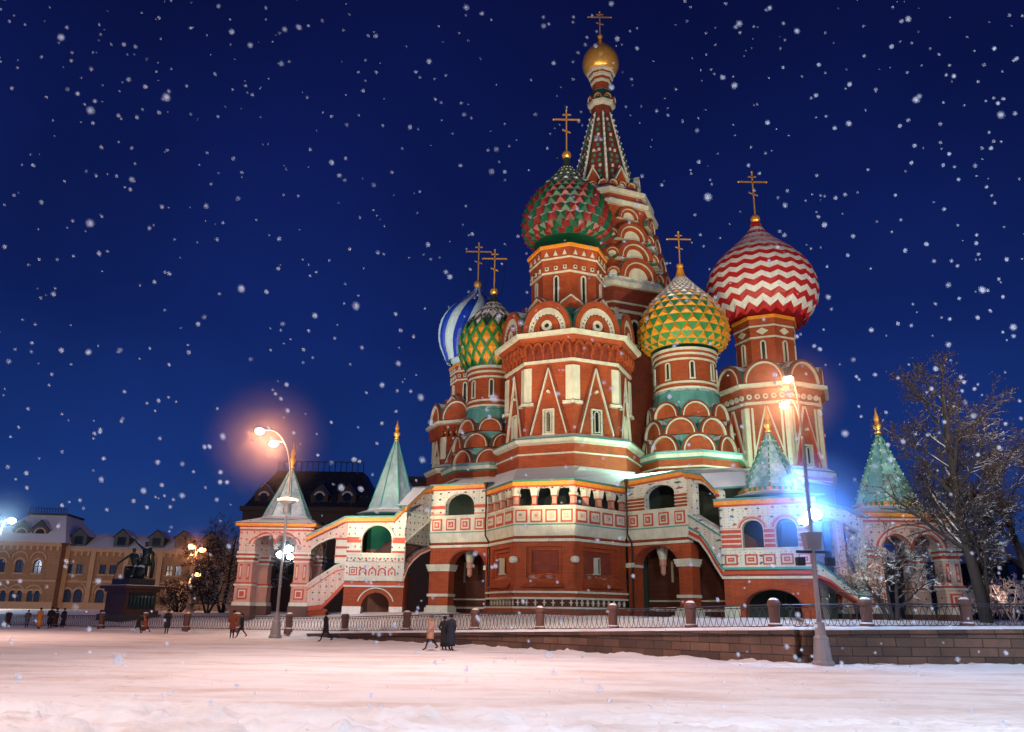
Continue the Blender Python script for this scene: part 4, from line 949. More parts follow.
def porch(x0,y0,w,zA,zE,zTb,zTa,zF,ang,studs,pk='pink_paint'):
    f0=Fr((x0,y0),ang=ang); c=f0.p(w/2,0,-w/2)
    g=[f0]
    P=[f0.p(0,0,0)[:2],f0.p(w,0,0)[:2],f0.p(w,0,-w)[:2],f0.p(0,0,-w)[:2]]
    fr=[Fr(P[0],P[1]),Fr(P[1],P[2]),Fr(P[2],P[3]),Fr(P[3],P[0])]
    pw=1.15; ze=zE-.25; zs=zA; rt=(w-2*pw)/2
    for i,f in enumerate(fr):
        mb=MB(); l=w; a0,a1=pw,l-pw; mid=l/2
        # wall over the opening: two small arches meeting on a hanging weight
        h1=f.arch(a0,mid-.06,zs,zs,zs+(mid-a0)*.55,8); h2=f.arch(mid+.06,a1,zs,zs,zs+(a1-mid)*.55,8)
        pts=[(.0,zs-.0)]+h1+h2+[(l,zs),(l,ze),(0,ze)]
        f.poly(mb,pts,-.6,-.02,'ornament_red')
        for hh in(h1,h2):
            cc=(hh[0][0]+hh[-1][0])/2; r=(hh[-1][0]-hh[0][0])/2
            f.arc(mb,cc,zs,r,r+.1,-.02,.05,'red_paint',sz=1.1); f.arc(mb,cc,zs,r+.1,r+.17,-.02,.03,'whitewash',sz=1.1)
        bz=(ze-zs-.35)/(rt+.45)
        f.arc(mb,mid,zs,rt+.32,rt+.45,-.02,.08,'red_paint',sz=bz); f.arc(mb,mid,zs,rt+.2,rt+.32,-.02,.05,'whitewash',sz=bz); f.arc(mb,mid,zs,rt+.1,rt+.2,-.02,.07,'pink_paint',sz=bz)
        for z0,z1,m,d in((ze-.22,ze-.1,'red_paint',.1),(ze-.1,ze,'whitewash',.14),(ze,ze+.1,'red_paint',.18)): f.box(mb,-.05-d*.0,l+.0,z0,z1,-.5,d,m)
        wall=mb.build('porch_wall',CATH)
        m=MB(); q=f.p(mid,0,-.3); m.ring(q[:2],8,0,[(.05,zs-.42,'whitewash'),(.2,zs-.3,'whitewash'),(.13,zs-.18,'whitewash'),(.26,zs-.05,'whitewash'),(.26,zs+.05,'whitewash')]); m.build('hanging_capital',wall)
        # valance
        m=MB(); f.box(m,-.3,l+.3,zE-.16,zE+.08,-.1,.36,'valance'); m.build('valance',wall)
    for i,f in enumerate(fr):
        mb=MB(); cx=f.p(pw/2,0,-pw/2)
        rz=math.atan2(f.t.y,f.t.x); zz=zs-.0
        Bx=lambda z0,z1,s,m: mb.box((cx[0],cx[1],(z0+z1)/2),(s,s,z1-z0),m,rz)
        Bx(.9,1.9,pw+.3,'post_stone'); Bx(1.9,2.15,pw+.2,'whitewash'); Bx(2.15,3.3,pw+.04,pk); Bx(3.3,3.42,pw+.2,'whitewash'); Bx(3.42,3.55,pw+.1,'red_paint'); 
        Bx(3.55,5.0,pw-.1,pk); Bx(5.0,5.12,pw+.1,'whitewash'); Bx(5.12,5.3,pw,'red_paint'); Bx(5.3,5.45,pw+.25,'whitewash'); Bx(5.45,5.6,pw+.05,'red_paint'); Bx(5.6,5.75,pw+.2,'whitewash'); Bx(5.75,zs+.01,pw+.02,'ornament_red')
        Bx(zs+.01,ze-.24,pw+.06,'ornament_red')
        pil=mb.build('pier',CATH)
        for ff in(f,fr[i-1]):
            u=pw/2 if ff is f else w-pw/2
            m=MB(); ff.box(m,u-.4,u+.4,2.3,4.88,-.07,.012,pk); ff.box(m,u-.36,u+.36,2.35,3.1,0,.09,'red_paint'); ff.box(m,u-.25,u+.25,2.46,2.99,.085,.13,'whitewash'); ff.box(m,u-.17,u+.17,2.54,2.91,.12,.16,'red_paint')
            for s in(-1,1): ff.box(m,u+s*.28-.11,u+s*.28+.11,3.75,4.85,-.06,.02,'red_paint'); ff.box(m,u+s*.28-.06,u+s*.28+.06,3.9,4.7,.015,.04,'ornament_red')
            m.build('panel',pil)
    # skirt roof from the square eaves to the tent
    mb=MB(); e=.45; q=[fr[0].p(-e,zE+.1,e),fr[0].p(w+e,zE+.1,e),fr[0].p(w+e,zE+.1,-w-e),fr[0].p(-e,zE+.1,-w-e)]
    k=w*.22; q2=[fr[0].p(k,zTb+.05,-k),fr[0].p(w-k,zTb+.05,-k),fr[0].p(w-k,zTb+.05,-w+k),fr[0].p(k,zTb+.05,-w+k)]
    mb.add(q+q2,[(0,1,5,4),(1,2,6,5),(2,3,7,6),(3,0,4,7),(4,5,6,7),(3,2,1,0)],'teal_roof'); mb.build('skirt_roof',CATH)
    tent(c[:2],zTb+.1,zTa,w*.345,zF,studs,rz=ROT+PI/8+ang)
porch(-20.1,62.,5.3,6.3,7.75,8.35,12.3,14.5,R(0),False)
porch(21.55,50.55,5.7,5.6,7.75,8.3,13.3,15.2,R(-2),True,'ornament_red')
# downspouts at the two inner corners
for p,dx in((G['B0'],-.1),(G['B3'],.0)):
    mb=MB(); x,y=p[0]+dx,p[1]-.28
    mb.tube([(x,y-.25,11.0),(x,y-.25,7.1),(x+.28,y-.2,6.6),(x+.32,y-.1,6.2),(x+.32,y-.1,2.0),(x+.1,y-.3,1.5)],.07,'iron',6); mb.ring((x,y-.25),8,0,[(.07,10.6,'iron'),(.18,10.95,'iron'),(.18,11.05,'iron')]); mb.build('downspout',CATH)
# ------------------------------------------------------------ ground, terrace, wall, fence
FL=[(-62.,86.,-.1),(-40.5,70.5,.0),(-9.6,51.,.36),(10.7,31.6,1.2),(24.,33.2,1.4),(46.,36.,1.5),(80,40,1.5)]
def fbm(x,y,z=0,o=4):
    s=0;a=1
    for i in range(o): s+=a*noise.noise(Vector((x,y,z))); x*=2.03;y*=2.03;a*=.5
    return s
def snowmat(name,dirt,base=(.80,.82,.86),ruts=True,scale=1.):
    m=bpy.data.materials.new(name); m.use_nodes=True; MATS[name]=m; N=m.node_tree.nodes; K=m.node_tree.links; b=N['Principled BSDF']
    g=N.new('ShaderNodeNewGeometry'); mp=N.new('ShaderNodeMapping'); K.new(g.outputs['Position'],mp.inputs[0]); mp.inputs['Scale'].default_value=(.4,.8,1); mp.inputs['Rotation'].default_value=(0,0,.12)
    n1=N.new('ShaderNodeTexNoise'); n1.inputs['Scale'].default_value=.55*scale; n1.inputs['Detail'].default_value=8; n1.inputs['Roughness'].default_value=.65; K.new(mp.outputs[0],n1.inputs['Vector'])
    rp=N.new('ShaderNodeValToRGB'); K.new(n1.outputs['Fac'],rp.inputs[0]); e=rp.color_ramp
    e.elements[0].position=.30; e.elements[0].color=(*dirt,1); e.elements[1].position=.52; e.elements[1].color=(*base,1)
    K.new(rp.outputs[0],b.inputs['Base Color']); b.inputs['Roughness'].default_value=.75
    b.inputs['Specular IOR Level'].default_value=.2
    n2=N.new('ShaderNodeTexNoise'); n2.inputs['Scale'].default_value=3.; n2.inputs['Detail'].default_value=9; n2.inputs['Roughness'].default_value=.7; K.new(mp.outputs[0] if ruts else g.outputs['Position'],n2.inputs['Vector'])
    n3=N.new('ShaderNodeTexNoise'); n3.inputs['Scale'].default_value=7.; n3.inputs['Detail'].default_value=6; K.new(g.outputs['Position'],n3.inputs['Vector'])
    a=N.new('ShaderNodeMath'); a.operation='MULTIPLY_ADD'; K.new(n3.outputs['Fac'],a.inputs[0]); a.inputs[1].default_value=.35; K.new(n2.outputs['Fac'],a.inputs[2])
    if ruts:      # trodden footprints and long wheel ruts pressed in the snow, with greyer slush in them
        vo=N.new('ShaderNodeTexVoronoi'); vo.inputs['Scale'].default_value=2.3; K.new(g.outputs['Position'],vo.inputs['Vector'])
        fp=N.new('ShaderNodeMapRange'); fp.inputs[1].default_value=.10; fp.inputs[2].default_value=.24; fp.inputs[3].default_value=1; fp.inputs[4].default_value=0; K.new(vo.outputs['Distance'],fp.inputs[0])
        nm=N.new('ShaderNodeTexNoise'); nm.inputs['Scale'].default_value=.16; K.new(g.outputs['Position'],nm.inputs['Vector'])
        mk=N.new('ShaderNodeMapRange'); mk.inputs[1].default_value=.46; mk.inputs[2].default_value=.58; K.new(nm.outputs['Fac'],mk.inputs[0])
        ft=N.new('ShaderNodeMath'); ft.operation='MULTIPLY'; K.new(fp.outputs[0],ft.inputs[0]); K.new(mk.outputs[0],ft.inputs[1])
        wm=N.new('ShaderNodeMapping'); wm.inputs['Rotation'].default_value=(0,0,.30); wm.inputs['Scale'].default_value=(.16,1,1); K.new(g.outputs['Position'],wm.inputs[0])
        wv=N.new('ShaderNodeTexWave'); wv.bands_direction='Y'; wv.inputs['Scale'].default_value=.16; wv.inputs['Distortion'].default_value=11; wv.inputs['Detail'].default_value=4; wv.inputs['Detail Scale'].default_value=1.6; K.new(wm.outputs[0],wv.inputs['Vector'])
        wr_=N.new('ShaderNodeMapRange'); wr_.inputs[1].default_value=.80; wr_.inputs[2].default_value=.97; wr_.inputs[4].default_value=.45; K.new(wv.outputs['Fac'],wr_.inputs[0])
        tot=N.new('ShaderNodeMath'); tot.operation='MAXIMUM'; K.new(ft.outputs[0],tot.inputs[0]); K.new(wr_.outputs[0],tot.inputs[1])
        k1=N.new('ShaderNodeMath'); k1.operation='MULTIPLY'; K.new(tot.outputs[0],k1.inputs[0]); k1.inputs[1].default_value=.28
        mx=N.new('ShaderNodeMix'); mx.data_type='RGBA'; K.new(k1.outputs[0],mx.inputs[0]); K.new(rp.outputs[0],mx.inputs[6]); mx.inputs[7].default_value=(.42,.34,.31,1); K.new(mx.outputs[2],b.inputs['Base Color'])
        a2=N.new('ShaderNodeMath'); a2.operation='MULTIPLY_ADD'; K.new(tot.outputs[0],a2.inputs[0]); a2.inputs[1].default_value=-.5; K.new(a.outputs[0],a2.inputs[2]); a=a2
    bp=N.new('ShaderNodeBump'); bp.inputs['Strength'].default_value=.7; bp.inputs['Distance'].default_value=.16; K.new(a.outputs[0],bp.inputs['Height']); K.new(bp.outputs[0],b.inputs['Normal'])
    return m
snowmat('snow_square',(.66,.56,.52),base=(.86,.87,.9)); snowmat('snow_soft',(.66,.64,.66),ruts=False)
def ground():
    xs=[]; x=0; d=.075
    while x<520: xs.append(x); d=.075 if x<9.5 else min(60,d*1.07); x+=d
    xs=[-q for q in xs[:0:-1]]+xs
    ys=[-60,-30,-10,0,6]; y=9.; d=.09
    while y<620: ys.append(y); d=.09 if y<17.5 else min(90,d*1.05); y+=d
    v=[];f=[];nx=len(xs)
    for y in ys:
        bank=max(0,min(1,(16.6-y)/2.6)) if y>5 else 0
        for x in xs:
            z=0
            if abs(x)<120 and 5<y<90:
                z+=.03*fbm(x*.5,y*1.1)+.012*fbm(x*2,y*4,3,3)
                if bank:
                    b2=bank*max(.15,min(1,.75-.05*x+.4*noise.noise(Vector((x*.35,y*.5,5)))))
                    c=fbm(x*1.1,y*1.3,9,5); ck=max(0,fbm(x*2.6,y*2.6,4,3)-.25)
                    z+=b2*(.15+.22*max(-.35,min(.5,c))+.16*min(.5,ck)+.05*fbm(x*4,y*4,1,2))*min(1,(16.6-y)/1.2)
            elif y>=90 or abs(x)>=120: z=0
            v.append((x,y,z-.02))
    for j in range(len(ys)-1):
        for i in range(nx-1): a=j*nx+i; f.append((a,a+1,a+nx+1,a+nx))
    me=bpy.data.meshes.new('ground'); me.from_pydata(v,[],f); me.materials.append(MATS['snow_square']); me.polygons.foreach_set('use_smooth',[True]*len(f)); me.update()
    o=bpy.data.objects.new('ground',me); COL.objects.link(o); tag(o,kind='structure')
ground()
def terrace():
    pts=[]
    for a,b in zip(FL[:-1],FL[1:]):
        n=max(2,int((Vector(b)-Vector(a)).length/1.)); pts+=[Vector(a).lerp(Vector(b),i/n) for i in range(n)]
    pts.append(Vector(FL[-1])); rows=[(0,0),(.5,.0),(1.2,.1),(3,.4),(6,.7),(10,1),(16,1),(24,1),(40,1),(80,1),(160,1),(520,1)]
    v=[];f=[];n=len(pts)
    for dy,k in rows:
        for p in pts:
            x,y=p.x+dy*.25*(1 if p.x<12 else 0),p.y+dy
            tz=1.25+.3*max(0,min(1,(x+25)/15)); z=p.z+(max(p.z,tz)-p.z)*k
            if 1<dy<100: z+=.10*fbm(x*.35,y*.35,2)
            v.append((x,y,z))
    for j in range(len(rows)-1):
        for i in range(n-1): a=j*n+i; f.append((a,a+1,a+n+1,a+n))
    o=len(v); v+=[(p.x,p.y,-.4) for p in pts]
    for i in range(n-1): f.append((o+i,o+i+1,i+1,i))
    me=bpy.data.meshes.new('terrace'); me.from_pydata(v,[],f); me.materials.append(MATS['snow_soft']); me.polygons.foreach_set('use_smooth',[True]*len(f)); me.update()
    ob=bpy.data.objects.new('terrace',me); COL.objects.link(ob); tag(ob,kind='structure')
terrace()
def lineY(px):   # where the fence line is crossed at this bearing
    a,b,_=ray(px,620); r=a/b
    for p,q in zip(FL[:-1],FL[1:]):
        # x=r*y
        den=(q[0]-p[0])-r*(q[1]-p[1]); t=(r*p[1]-p[0])/den
        if 0<=t<=1: return Vector(p).lerp(Vector(q),t)
def wall():
    W_=thing('retaining_wall','low dark granite block wall with snowy coping under the iron fence','retaining wall',(10,31.5,0),world=True)
    segs=[((-12.,52.51,.28),(-9.6,51,.36)),(FL[2],FL[3]),(FL[3],FL[4]),(FL[4],FL[5])]
    for n_,(p,q) in enumerate(segs):
        f=Fr(p[:2],q[:2]); l=f.len; mb=MB()
        e=.0 if n_<2 else .0
        v=[f.p(u,z,d) for d in(.34,-.1) for u,z in((0,-.3),(l,-.3),(l,q[2]-.13),(0,p[2]-.13))]
        mb.add(v,[(0,1,2,3),(7,6,5,4),(3,2,6,7),(0,4,5,1),(0,3,7,4),(1,5,6,2)],'granite'); o=mb.build('block_wall',W_)
        m=MB(); f.strip(m,[(-.02,p[2]+.01),(l+.02,q[2]+.01)],.135,-.12,.44,'granite'); m.build('coping',o)
        m=MB(); n=int(l/.6)+2
        # snow lying on the coping with an uneven lip
        vv=[]
        for i in range(n):
            u=l*i/(n-1); z=p[2]+(q[2]-p[2])*i/(n-1); j=.03*noise.noise(Vector((u*1.3,n_,0)))
            for d,dz in((.46+j,.0),(.45+j,.07+j*.6),(.2,.12+j),(-.6,.10)): vv.append(f.p(u,z+dz+.012,d))
        m.add(vv,[(i*4+k,i*4+4+k,i*4+5+k,i*4+1+k) for i in range(n-1) for k in range(3)],'snow_soft'); m.build('snow_cap',W_,smooth=True)
wall()
def snow_bank():
    # ploughed, trodden snow heaped along the foot of the wall
    v=[];f_=[];rows=9
    pts=[]
    for a,b in zip(FL[1:5],FL[2:6]):
        n=int((Vector(b)-Vector(a)).length/.22); pts+=[Vector(a).lerp(Vector(b),i/n) for i in range(n)]
    n=len(pts)
    for i,p in enumerate(pts):
        t=(pts[min(i+1,n-1)]-pts[max(i-1,0)]); t.z=0; t.normalize(); nn=Vector((t.y,-t.x,0))
        for k in range(rows):
            w=k/(rows-1); q=p+nn*(.3+w*(1.15+.35*noise.noise(Vector((i*.05,0,0)))))
            z=.13*(1-w)**1.3*(.65+.8*fbm(q.x*.9,q.y*.9,1))+.10*max(0,fbm(q.x*3.2,q.y*3.2,5))*(1-w)-.03*w
            v.append((q.x,q.y,z))
    for i in range(n-1):
        for k in range(rows-1): a=i*rows+k; f_.append((a,a+1,a+rows+1,a+rows))
    me=bpy.data.meshes.new('snow_bank'); me.from_pydata(v,[],f_); me.materials.append(MATS['snow_soft']); me.polygons.foreach_set('use_smooth',[True]*len(f_)); me.update()
    o=bpy.data.objects.new('snow_bank',me); COL.objects.link(o); tag(o,kind='structure')
snow_bank()
def fence():
    T=thing('fence','black iron lattice fence between low stone posts along the snowy terrace','fence',(0,42,.8),world=True)
    px=[-95,-40,8,55,102,145,187,237,289,345,407,475,540,613,691,775,867,967,1075,1190]
    P=[lineY(x) for x in px]
    for i,p in enumerate(P):
        z=p.z; a=math.atan2(P[min(i+1,len(P)-1)].y-P[max(i-1,0)].y,P[min(i+1,len(P)-1)].x-P[max(i-1,0)].x); mb=MB()
        mb.ring((p.x,p.y+.02),12,a,[(.27,z-.1,'post_stone'),(.27,z+.22,'post_stone'),(.2,z+.27,'post_stone'),(.215,z+.85,'post_stone'),(.25,z+.9,'post_stone'),(.25,z+1.0,'post_stone'),(.2,z+1.1,'dome_white'),(.09,z+1.18,'dome_white')])
        mb.build('post',T)
    for p,q in zip(P[:-1],P[1:]):
        f=Fr(p[:2],q[:2]); l=f.len; mb=MB()
        Zl=lambda u:p.z+(q.z-p.z)*u/l
        a,b=.22,l-.22
        for h,r in((.14,.022),(.92,.028),(.83,.016)): mb.tube([f.p(a,Zl(a)+h),f.p(b,Zl(b)+h)],r,'iron_rail',4)
        n=max(3,round((b-a)/.52)); w=(b-a)/n
        for s in(0,1):
            for k in range(n*2):
                u0=a+w/2*k; pts=[]
                for i in range(5):
                    t=i/4; u=u0+w/2*t; zz=.485-.345*math.cos(PI*t)*(1 if (k+s)%2 else -1); pts.append(f.p(u,Zl(u)+zz,.008*(1 if s else -1)))
                mb.tube(pts,.014,'iron_rail',3)
            pts=None
        for k in range(n*2+1):
            u=a+w/2*k; mb.tube([f.p(u,Zl(u)+.84),f.p(u,Zl(u)+.92)],.012,'iron_rail',3)
        mb.build('lattice_panel',T)
fence()
# ------------------------------------------------------------ street lamps
def lamp(name,label,loc,H,arms,flood=None,basket=None,group=None,glow='glow_warm',rad=1.,base=True,hs=.3):
    t=thing(name,label,'street lamp',loc,group=group)
    mb=MB()
    if base: mb.ring((0,0),12,0,[(.40,0,'lamp_paint'),(.40,.12,'lamp_paint'),(.33,.2,'lamp_paint'),(.26,.9,'lamp_paint'),(.27,.95,'lamp_paint'),(.2,1.05,'lamp_paint'),(.17,1.5,'lamp_paint')]); mb.build('base',t)
    mb=MB(); mb.tube([(0,0,.9 if base else 0),(0,0,H*.55),(0,0,H*.78),(0,0,H*.8)],[.13*rad,.11*rad,.085*rad,.075*rad],'lamp_paint',10); mb.build('pole',t,smooth=True)
    for (dx,dy,h) in arms:
        mb=MB(); pts=[]
        for i in range(11):
            a=PI/2*i/10; pts.append((dx*(1-math.cos(a)),dy*(1-math.cos(a)),H*.78+(h-H*.78)*math.sin(a)))
        pts.append((dx*1.25,dy*1.25,h-.02)); mb.tube(pts,[.065*rad]*4+[.05*rad]*8,'lamp_paint',8); a=mb.build('arm',t,smooth=True)
        m=MB(); d=Vector((dx,dy,0)).normalized(); e=Vector((dx*1.25,dy*1.25,h))
        m.tube([e-d*.12,e+d*.1,e+d*.45,e+d*.6],[.07,.17*rad,.2*rad,.08],'lamp_paint',8,flat=.6); hd=m.build('lamp_head',a,smooth=True)
        m=MB(); q=e+d*.3; m.ball((q.x,q.y,q.z-.12),hs,glow,8,.7); m.build('bulb',a,smooth=True)
    if flood:
        for (dx,dy,h,r,tilt) in flood:
            mb=MB(); mb.box((dx*.5,dy*.5,h-.25),(abs(dx)+.12,.07,.07),'lamp_paint',rz=math.atan2(dy,dx)); mb.box((dx,dy,h),(.55*r,.3*r,.5*r),'iron'); b=mb.build('floodlight',t)
            m=MB(); m.ring((dx,dy+.17*r),12,0,[(.01,h-.001,glow),(.02,h,glow)]); 
            m=MB(); m.ball((dx,dy+(.02 if tilt else 0),h+.02),.34*r,'glow_white',8,.85); m.build('bulb',b,smooth=True)
    if basket:
        h=basket; mb=MB(); mb.ring((0,0),16,0,[(.15,h-.9,'lamp_paint'),(.28,h-.5,'lamp_paint'),(.16,h-.35,'lamp_paint'),(.3,h-.2,'lamp_paint'),(.62,h,'lantern'),(.66,h+.1,'lantern'),(.5,h+.16,'lamp_paint'),(.14,h+.3,'lamp_paint')]); mb.build('lamp_collar',t,smooth=True)
    return t
Lf=Vector((-14.17,52.25,0))
zh=[ZY(264,433,52.2),ZY(271,441,52.2)]
xh=[at(264,433,52.2).x+14.17,at(271,441,52.2).x+14.17]
zfl=ZY(283,549,52.2)
lamp('street_lamp','tall double-headed street lamp with curved arms glowing orange before the left corner porch',Lf,zh[0]*.97,[(xh[0]*.72,-.5,zh[0]+.1),(xh[1]*.68,.5,zh[1]+.1)],flood=[(.25,.35,zfl,.8,1),(-.25,.3,zfl-.35,.7,1),(.45,.1,zfl-.5,.6,0)],basket=ZY(287,501,52.2),group='street lamps on the square',rad=.72)
Rt=Vector((11.3,31.,0))
zh2=[ZY(798,383,30.8),ZY(801,397,30.8)]
lamp('street_lamp','tall street lamp with orange heads and glaring white floodlight by the granite wall',Rt,zh2[0],[(-.36,-.45,zh2[0]+.1),(-.16,.45,zh2[1]+.05)],flood=[(.3,.35,ZY(823,515,31.2),.85,1),(-.1,.35,ZY(823,519,31.2)-.1,.6,1)],basket=None,group='street lamps on the square',hs=.2,rad=.72)
q=MB(); z=ZY(815,541,31); q.box((11.3,31,z),(.5,.45,.62),'lamp_paint',taper=1.25); q.box((11.3,31,z-.4),(1.25,.12,.10),'iron'); q.box((10.8,31,z-.75),(.3,.25,.3),'iron'); q.box((11.9,31,z-.75),(.3,.25,.3),'iron')
o=q.build('control_box',bpy.data.objects['street_lamp.001'],org=tuple(Rt))
warm=(1.,.50,.26)
light('POINT',(at(264,433,52.2).x,51.9,zh[0]-.4),warm,1500,size=.3,name='lamp_and_fill_glow'); light('POINT',(at(271,441,52.2).x,52.6,zh[1]-.4),warm,1200,size=.3,name='lamp_and_fill_glow')
light('POINT',(10.6,30.4,zh2[0]-.3),warm,220,size=.2,name='lamp_and_fill_glow'); light('POINT',(10.9,31.5,zh2[1]-.3),warm,220,size=.2,name='lamp_and_fill_glow')
light('POINT',(-14,52.7,zfl+.1),COOL,260,size=.3,name='lamp_and_fill_glow'); light('POINT',(11.7,31.6,ZY(823,515,31.2)+.1),(.40,.62,1.),1700,size=.25,name='lamp_and_fill_glow')
def far_lamp(label,heads,Y,zg,gl='glow_far',pw=900,col=(1.,.42,.16),hs=.35):
    xs=[at(x,y,Y) for x,y in heads]; cx=sum(p.x for p in xs)/len(xs); H=max(p.z for p in xs)-zg
    t=lamp('street_lamp',label,(cx,Y,zg),H,[((p.x-cx) or .3,(-.3 if i else .3),p.z-zg) for i,p in enumerate(xs)],base=True,group='street lamps on the square',glow=gl,hs=hs)
    for p in xs[:1]: light('POINT',(p.x,Y-.5,p.z-.6),col,pw,size=.3,name='lamp_and_fill_glow')
far_lamp('far street lamp with two orange heads above the bare trees by the arcade',[(193,545),(201,549)],82,1.2)
far_lamp('small low street lamp glowing orange behind the snowy bush left of the corner porch',[(191,573)],96,1.2,pw=700)
far_lamp('bright white lamp at the left edge in front of the mansard pavilion',[(3,519)],88,1.0,gl='glow_white',pw=1500,col=(.7,.85,1.),hs=.42)
# ------------------------------------------------------------ buildings behind
def arcade():
    T=thing('shopping_arcade','long two-storey ochre brick building with arched windows and snowy mansard roof','building',(-60,125,1),world=True)
    f=Fr((-95,122.),(-28,132.)); E=lambda x,y:f.px(x,y)
    z=lambda y,x=40:E(x,y)[1]
    def window_(u0,u1,z0,z1,arch,wall,d=0):
        mb=MB(); r=(u1-u0)/2
        f.box(mb,u0,u1,z0,z1-(r if arch else 0),d-.3,d-.26,'glass_blue')
        if arch: f.arc(mb,(u0+u1)/2,z1-r,0,r,d-.3,d-.26,'glass_blue',n=10)
        for k in(.33,.66) if u1-u0>1.2 else(.5,): f.box(mb,u0+(u1-u0)*k-.05,u0+(u1-u0)*k+.05,z0,z1-(r*.3 if arch else 0),d-.27,d-.2,'dark_wall')
        f.box(mb,u0,u1,(z0+z1)/2-.05,(z0+z1)/2+.05,d-.27,d-.2,'dark_wall'); f.box(mb,u0-.15,u1+.15,z0-.22,z0-.005,d-.2,d+.18,'ochre_trim')
        if arch: f.arc(mb,(u0+u1)/2,z1-r,r,r+.28,d-.0,d+.14,'ochre_trim',n=10)
        mb.build('window',wall)
    def wall_(u0,u1,zt,wins,d,arcs):
        mb=MB(); holes=[]
        for a,b,z0,z1,ar in wins:
            r=(b-a)/2
            holes.append(f.arch(a,b,z0,z1-r,z1,8) if ar else [(a,z0),(a,z1),(b,z1),(b,z0)])
        f.poly(mb,[(u0,0),(u1,0),(u1,zt),(u0,zt)],d-.6,d,'ochre',holes=holes)
        for c,zz,r in arcs: f.arc(mb,c,zz,r-.2,r,d,d+.22,'ochre_trim',n=14)
        zm=z(582); f.box(mb,u0,u1,zm,zm+.25,d,d+.22,'ochre_trim'); f.box(mb,u0,u1,zt-.5,zt-.2,d,d+.3,'ochre_trim'); f.box(mb,u0,u1,zt-.2,zt,d,d+.5,'ochre_trim')
        n=int((u1-u0)/.9)
        for k in range(n): f.box(mb,u0+(u1-u0)*(k+.3)/n,u0+(u1-u0)*(k+.7)/n,zt-1.1,zt-.5,d,d+.22,'ochre_trim')
        f.box(mb,u0,u1,0,2.2,d,d+.12,'ochre_trim')
        w=mb.build('wall',T)
        for a,b,z0,z1,ar in wins: window_(a,b,z0,z1,ar,w,d)
        return w
    uw=E(62,580)[0]; ur=E(245,580)[0]; ul=E(-80,580)[0]
    wins=[];arcs=[]
    for c in(7.5,25.5,43.5,-10.5,-28.5):
        u=E(c,566)[0]; wins.append((u-.55,u+.55,z(573.5),z(560.5),True)); arcs.append((u,z(560),1.15))
    for c in(5,21,38.5,-12,-29):
        for s in(-1,1): u=E(c+s*3.4,600)[0]; wins.append((u-.40,u+.40,z(611),z(591),True))
        arcs.append((E(c,600)[0],z(594),1.3))
    wp=wall_(ul,uw,z(543.5),wins,2.2,arcs)
    m=MB(); f.box(m,uw-.5,uw,0,z(543.5),-.4,1.59,'ochre'); m.build('wall',T)
    wins=[];arcs=[]
    for c in(70.5,80,103,113,136,146,169.5,178.5,203.5,213): u=E(c,567)[0]; wins.append((u-.45,u+.45,z(573),z(563.5),False))
    for c in(66,77,99,110,136,147,171,182,204,214): u=E(c,600)[0]; wins.append((u-.6,u+.6,z(610),z(588.5),True))
    for c in(71.5,104.5,141.5,176.5,209): arcs.append((E(c,600)[0],z(592),1.9))
    wall_(uw,ur,z(549.6,140),wins,0,arcs)
    for c in(64,90,124,158,192,222): u=E(c,580)[0]; m=MB(); f.box(m,u-.35,u+.35,2.2,z(551.5,140),0,.35,'ochre_trim'); m.build('pilaster',T)
    # roofs
    mb=MB(); z0=z(549.6,140)+.005; v=[f.p(uw,z0,.7),f.p(ur,z0,.7),f.p(ur,z0+2.6,-5),f.p(uw,z0+2.6,-5),f.p(uw,z0,-14),f.p(ur,z0,-14)]
    mb.add(v,[(0,1,2,3),(3,2,5,4),(0,3,4),(1,5,2),(0,4,5,1)],'slate_roof'); rf=mb.build('roof',T)
    for c in(78,121,156,182,210):
        u=E(c,545)[0]; m=MB(); f.poly(m,[(u-1.1,z0+.3),(u+1.1,z0+.3),(u+1.1,z0+1.9),(u,z0+2.9),(u-1.1,z0+1.9)],-5,.0,'dark_roof'); f.box(m,u-.6,u+.6,z0+.6,z0+1.8,0,.04,'glass_dark')
        v=[f.p(u-1.4,z0+1.75,.2),f.p(u,z0+3.1,.2),f.p(u+1.4,z0+1.75,.2),f.p(u-1.4,z0+1.75,-5),f.p(u,z0+3.1,-5),f.p(u+1.4,z0+1.75,-5)]; m.add(v,[(0,1,4,3),(1,2,5,4)],'slate_roof'); m.build('dormer',rf)
    mb=MB(); z0=z(543.5)+.005; zt=z(513); a,b=ul-.5,uw+.6; ra,rb=ul+8,E(63,513)[0]-.5
    v=[f.p(a,z0,2.8),f.p(b,z0,2.8),f.p(b,z0,-16),f.p(a,z0,-16),f.p(ra+2,zt,-3),f.p(rb,zt,-3),f.p(rb,zt,-10),f.p(ra+2,zt,-10)]
    x26=E(22,513)[0]; v[4]=f.p(x26,zt,-3); v[7]=f.p(x26,zt,-10)
    v[0]=f.p(ul-.5,z0,2.8)
    xl=E(-12,543)[0]; v[0]=f.p(xl,z0,2.8); v[3]=f.p(xl,z0,-16)
    mb.add(v,[(0,1,5,4),(1,2,6,5),(2,3,7,6),(3,0,4,7),(4,5,6,7),(3,2,1,0)],'slate_roof'); rf=mb.build('roof',T)
    m=MB(); f.box(m,x26-.3,rb+.3,zt,zt+.3,-10.2,-2.7,'dark_roof')
    for k in range(14): u=x26+(rb-x26)*k/13; f.box(m,u-.04,u+.04,zt+.3,zt+1.,-2.8,-2.7,'iron')
    f.box(m,x26,rb,zt+1.0,zt+1.08,-2.8,-2.7,'iron'); m.build('roof_railing',rf)
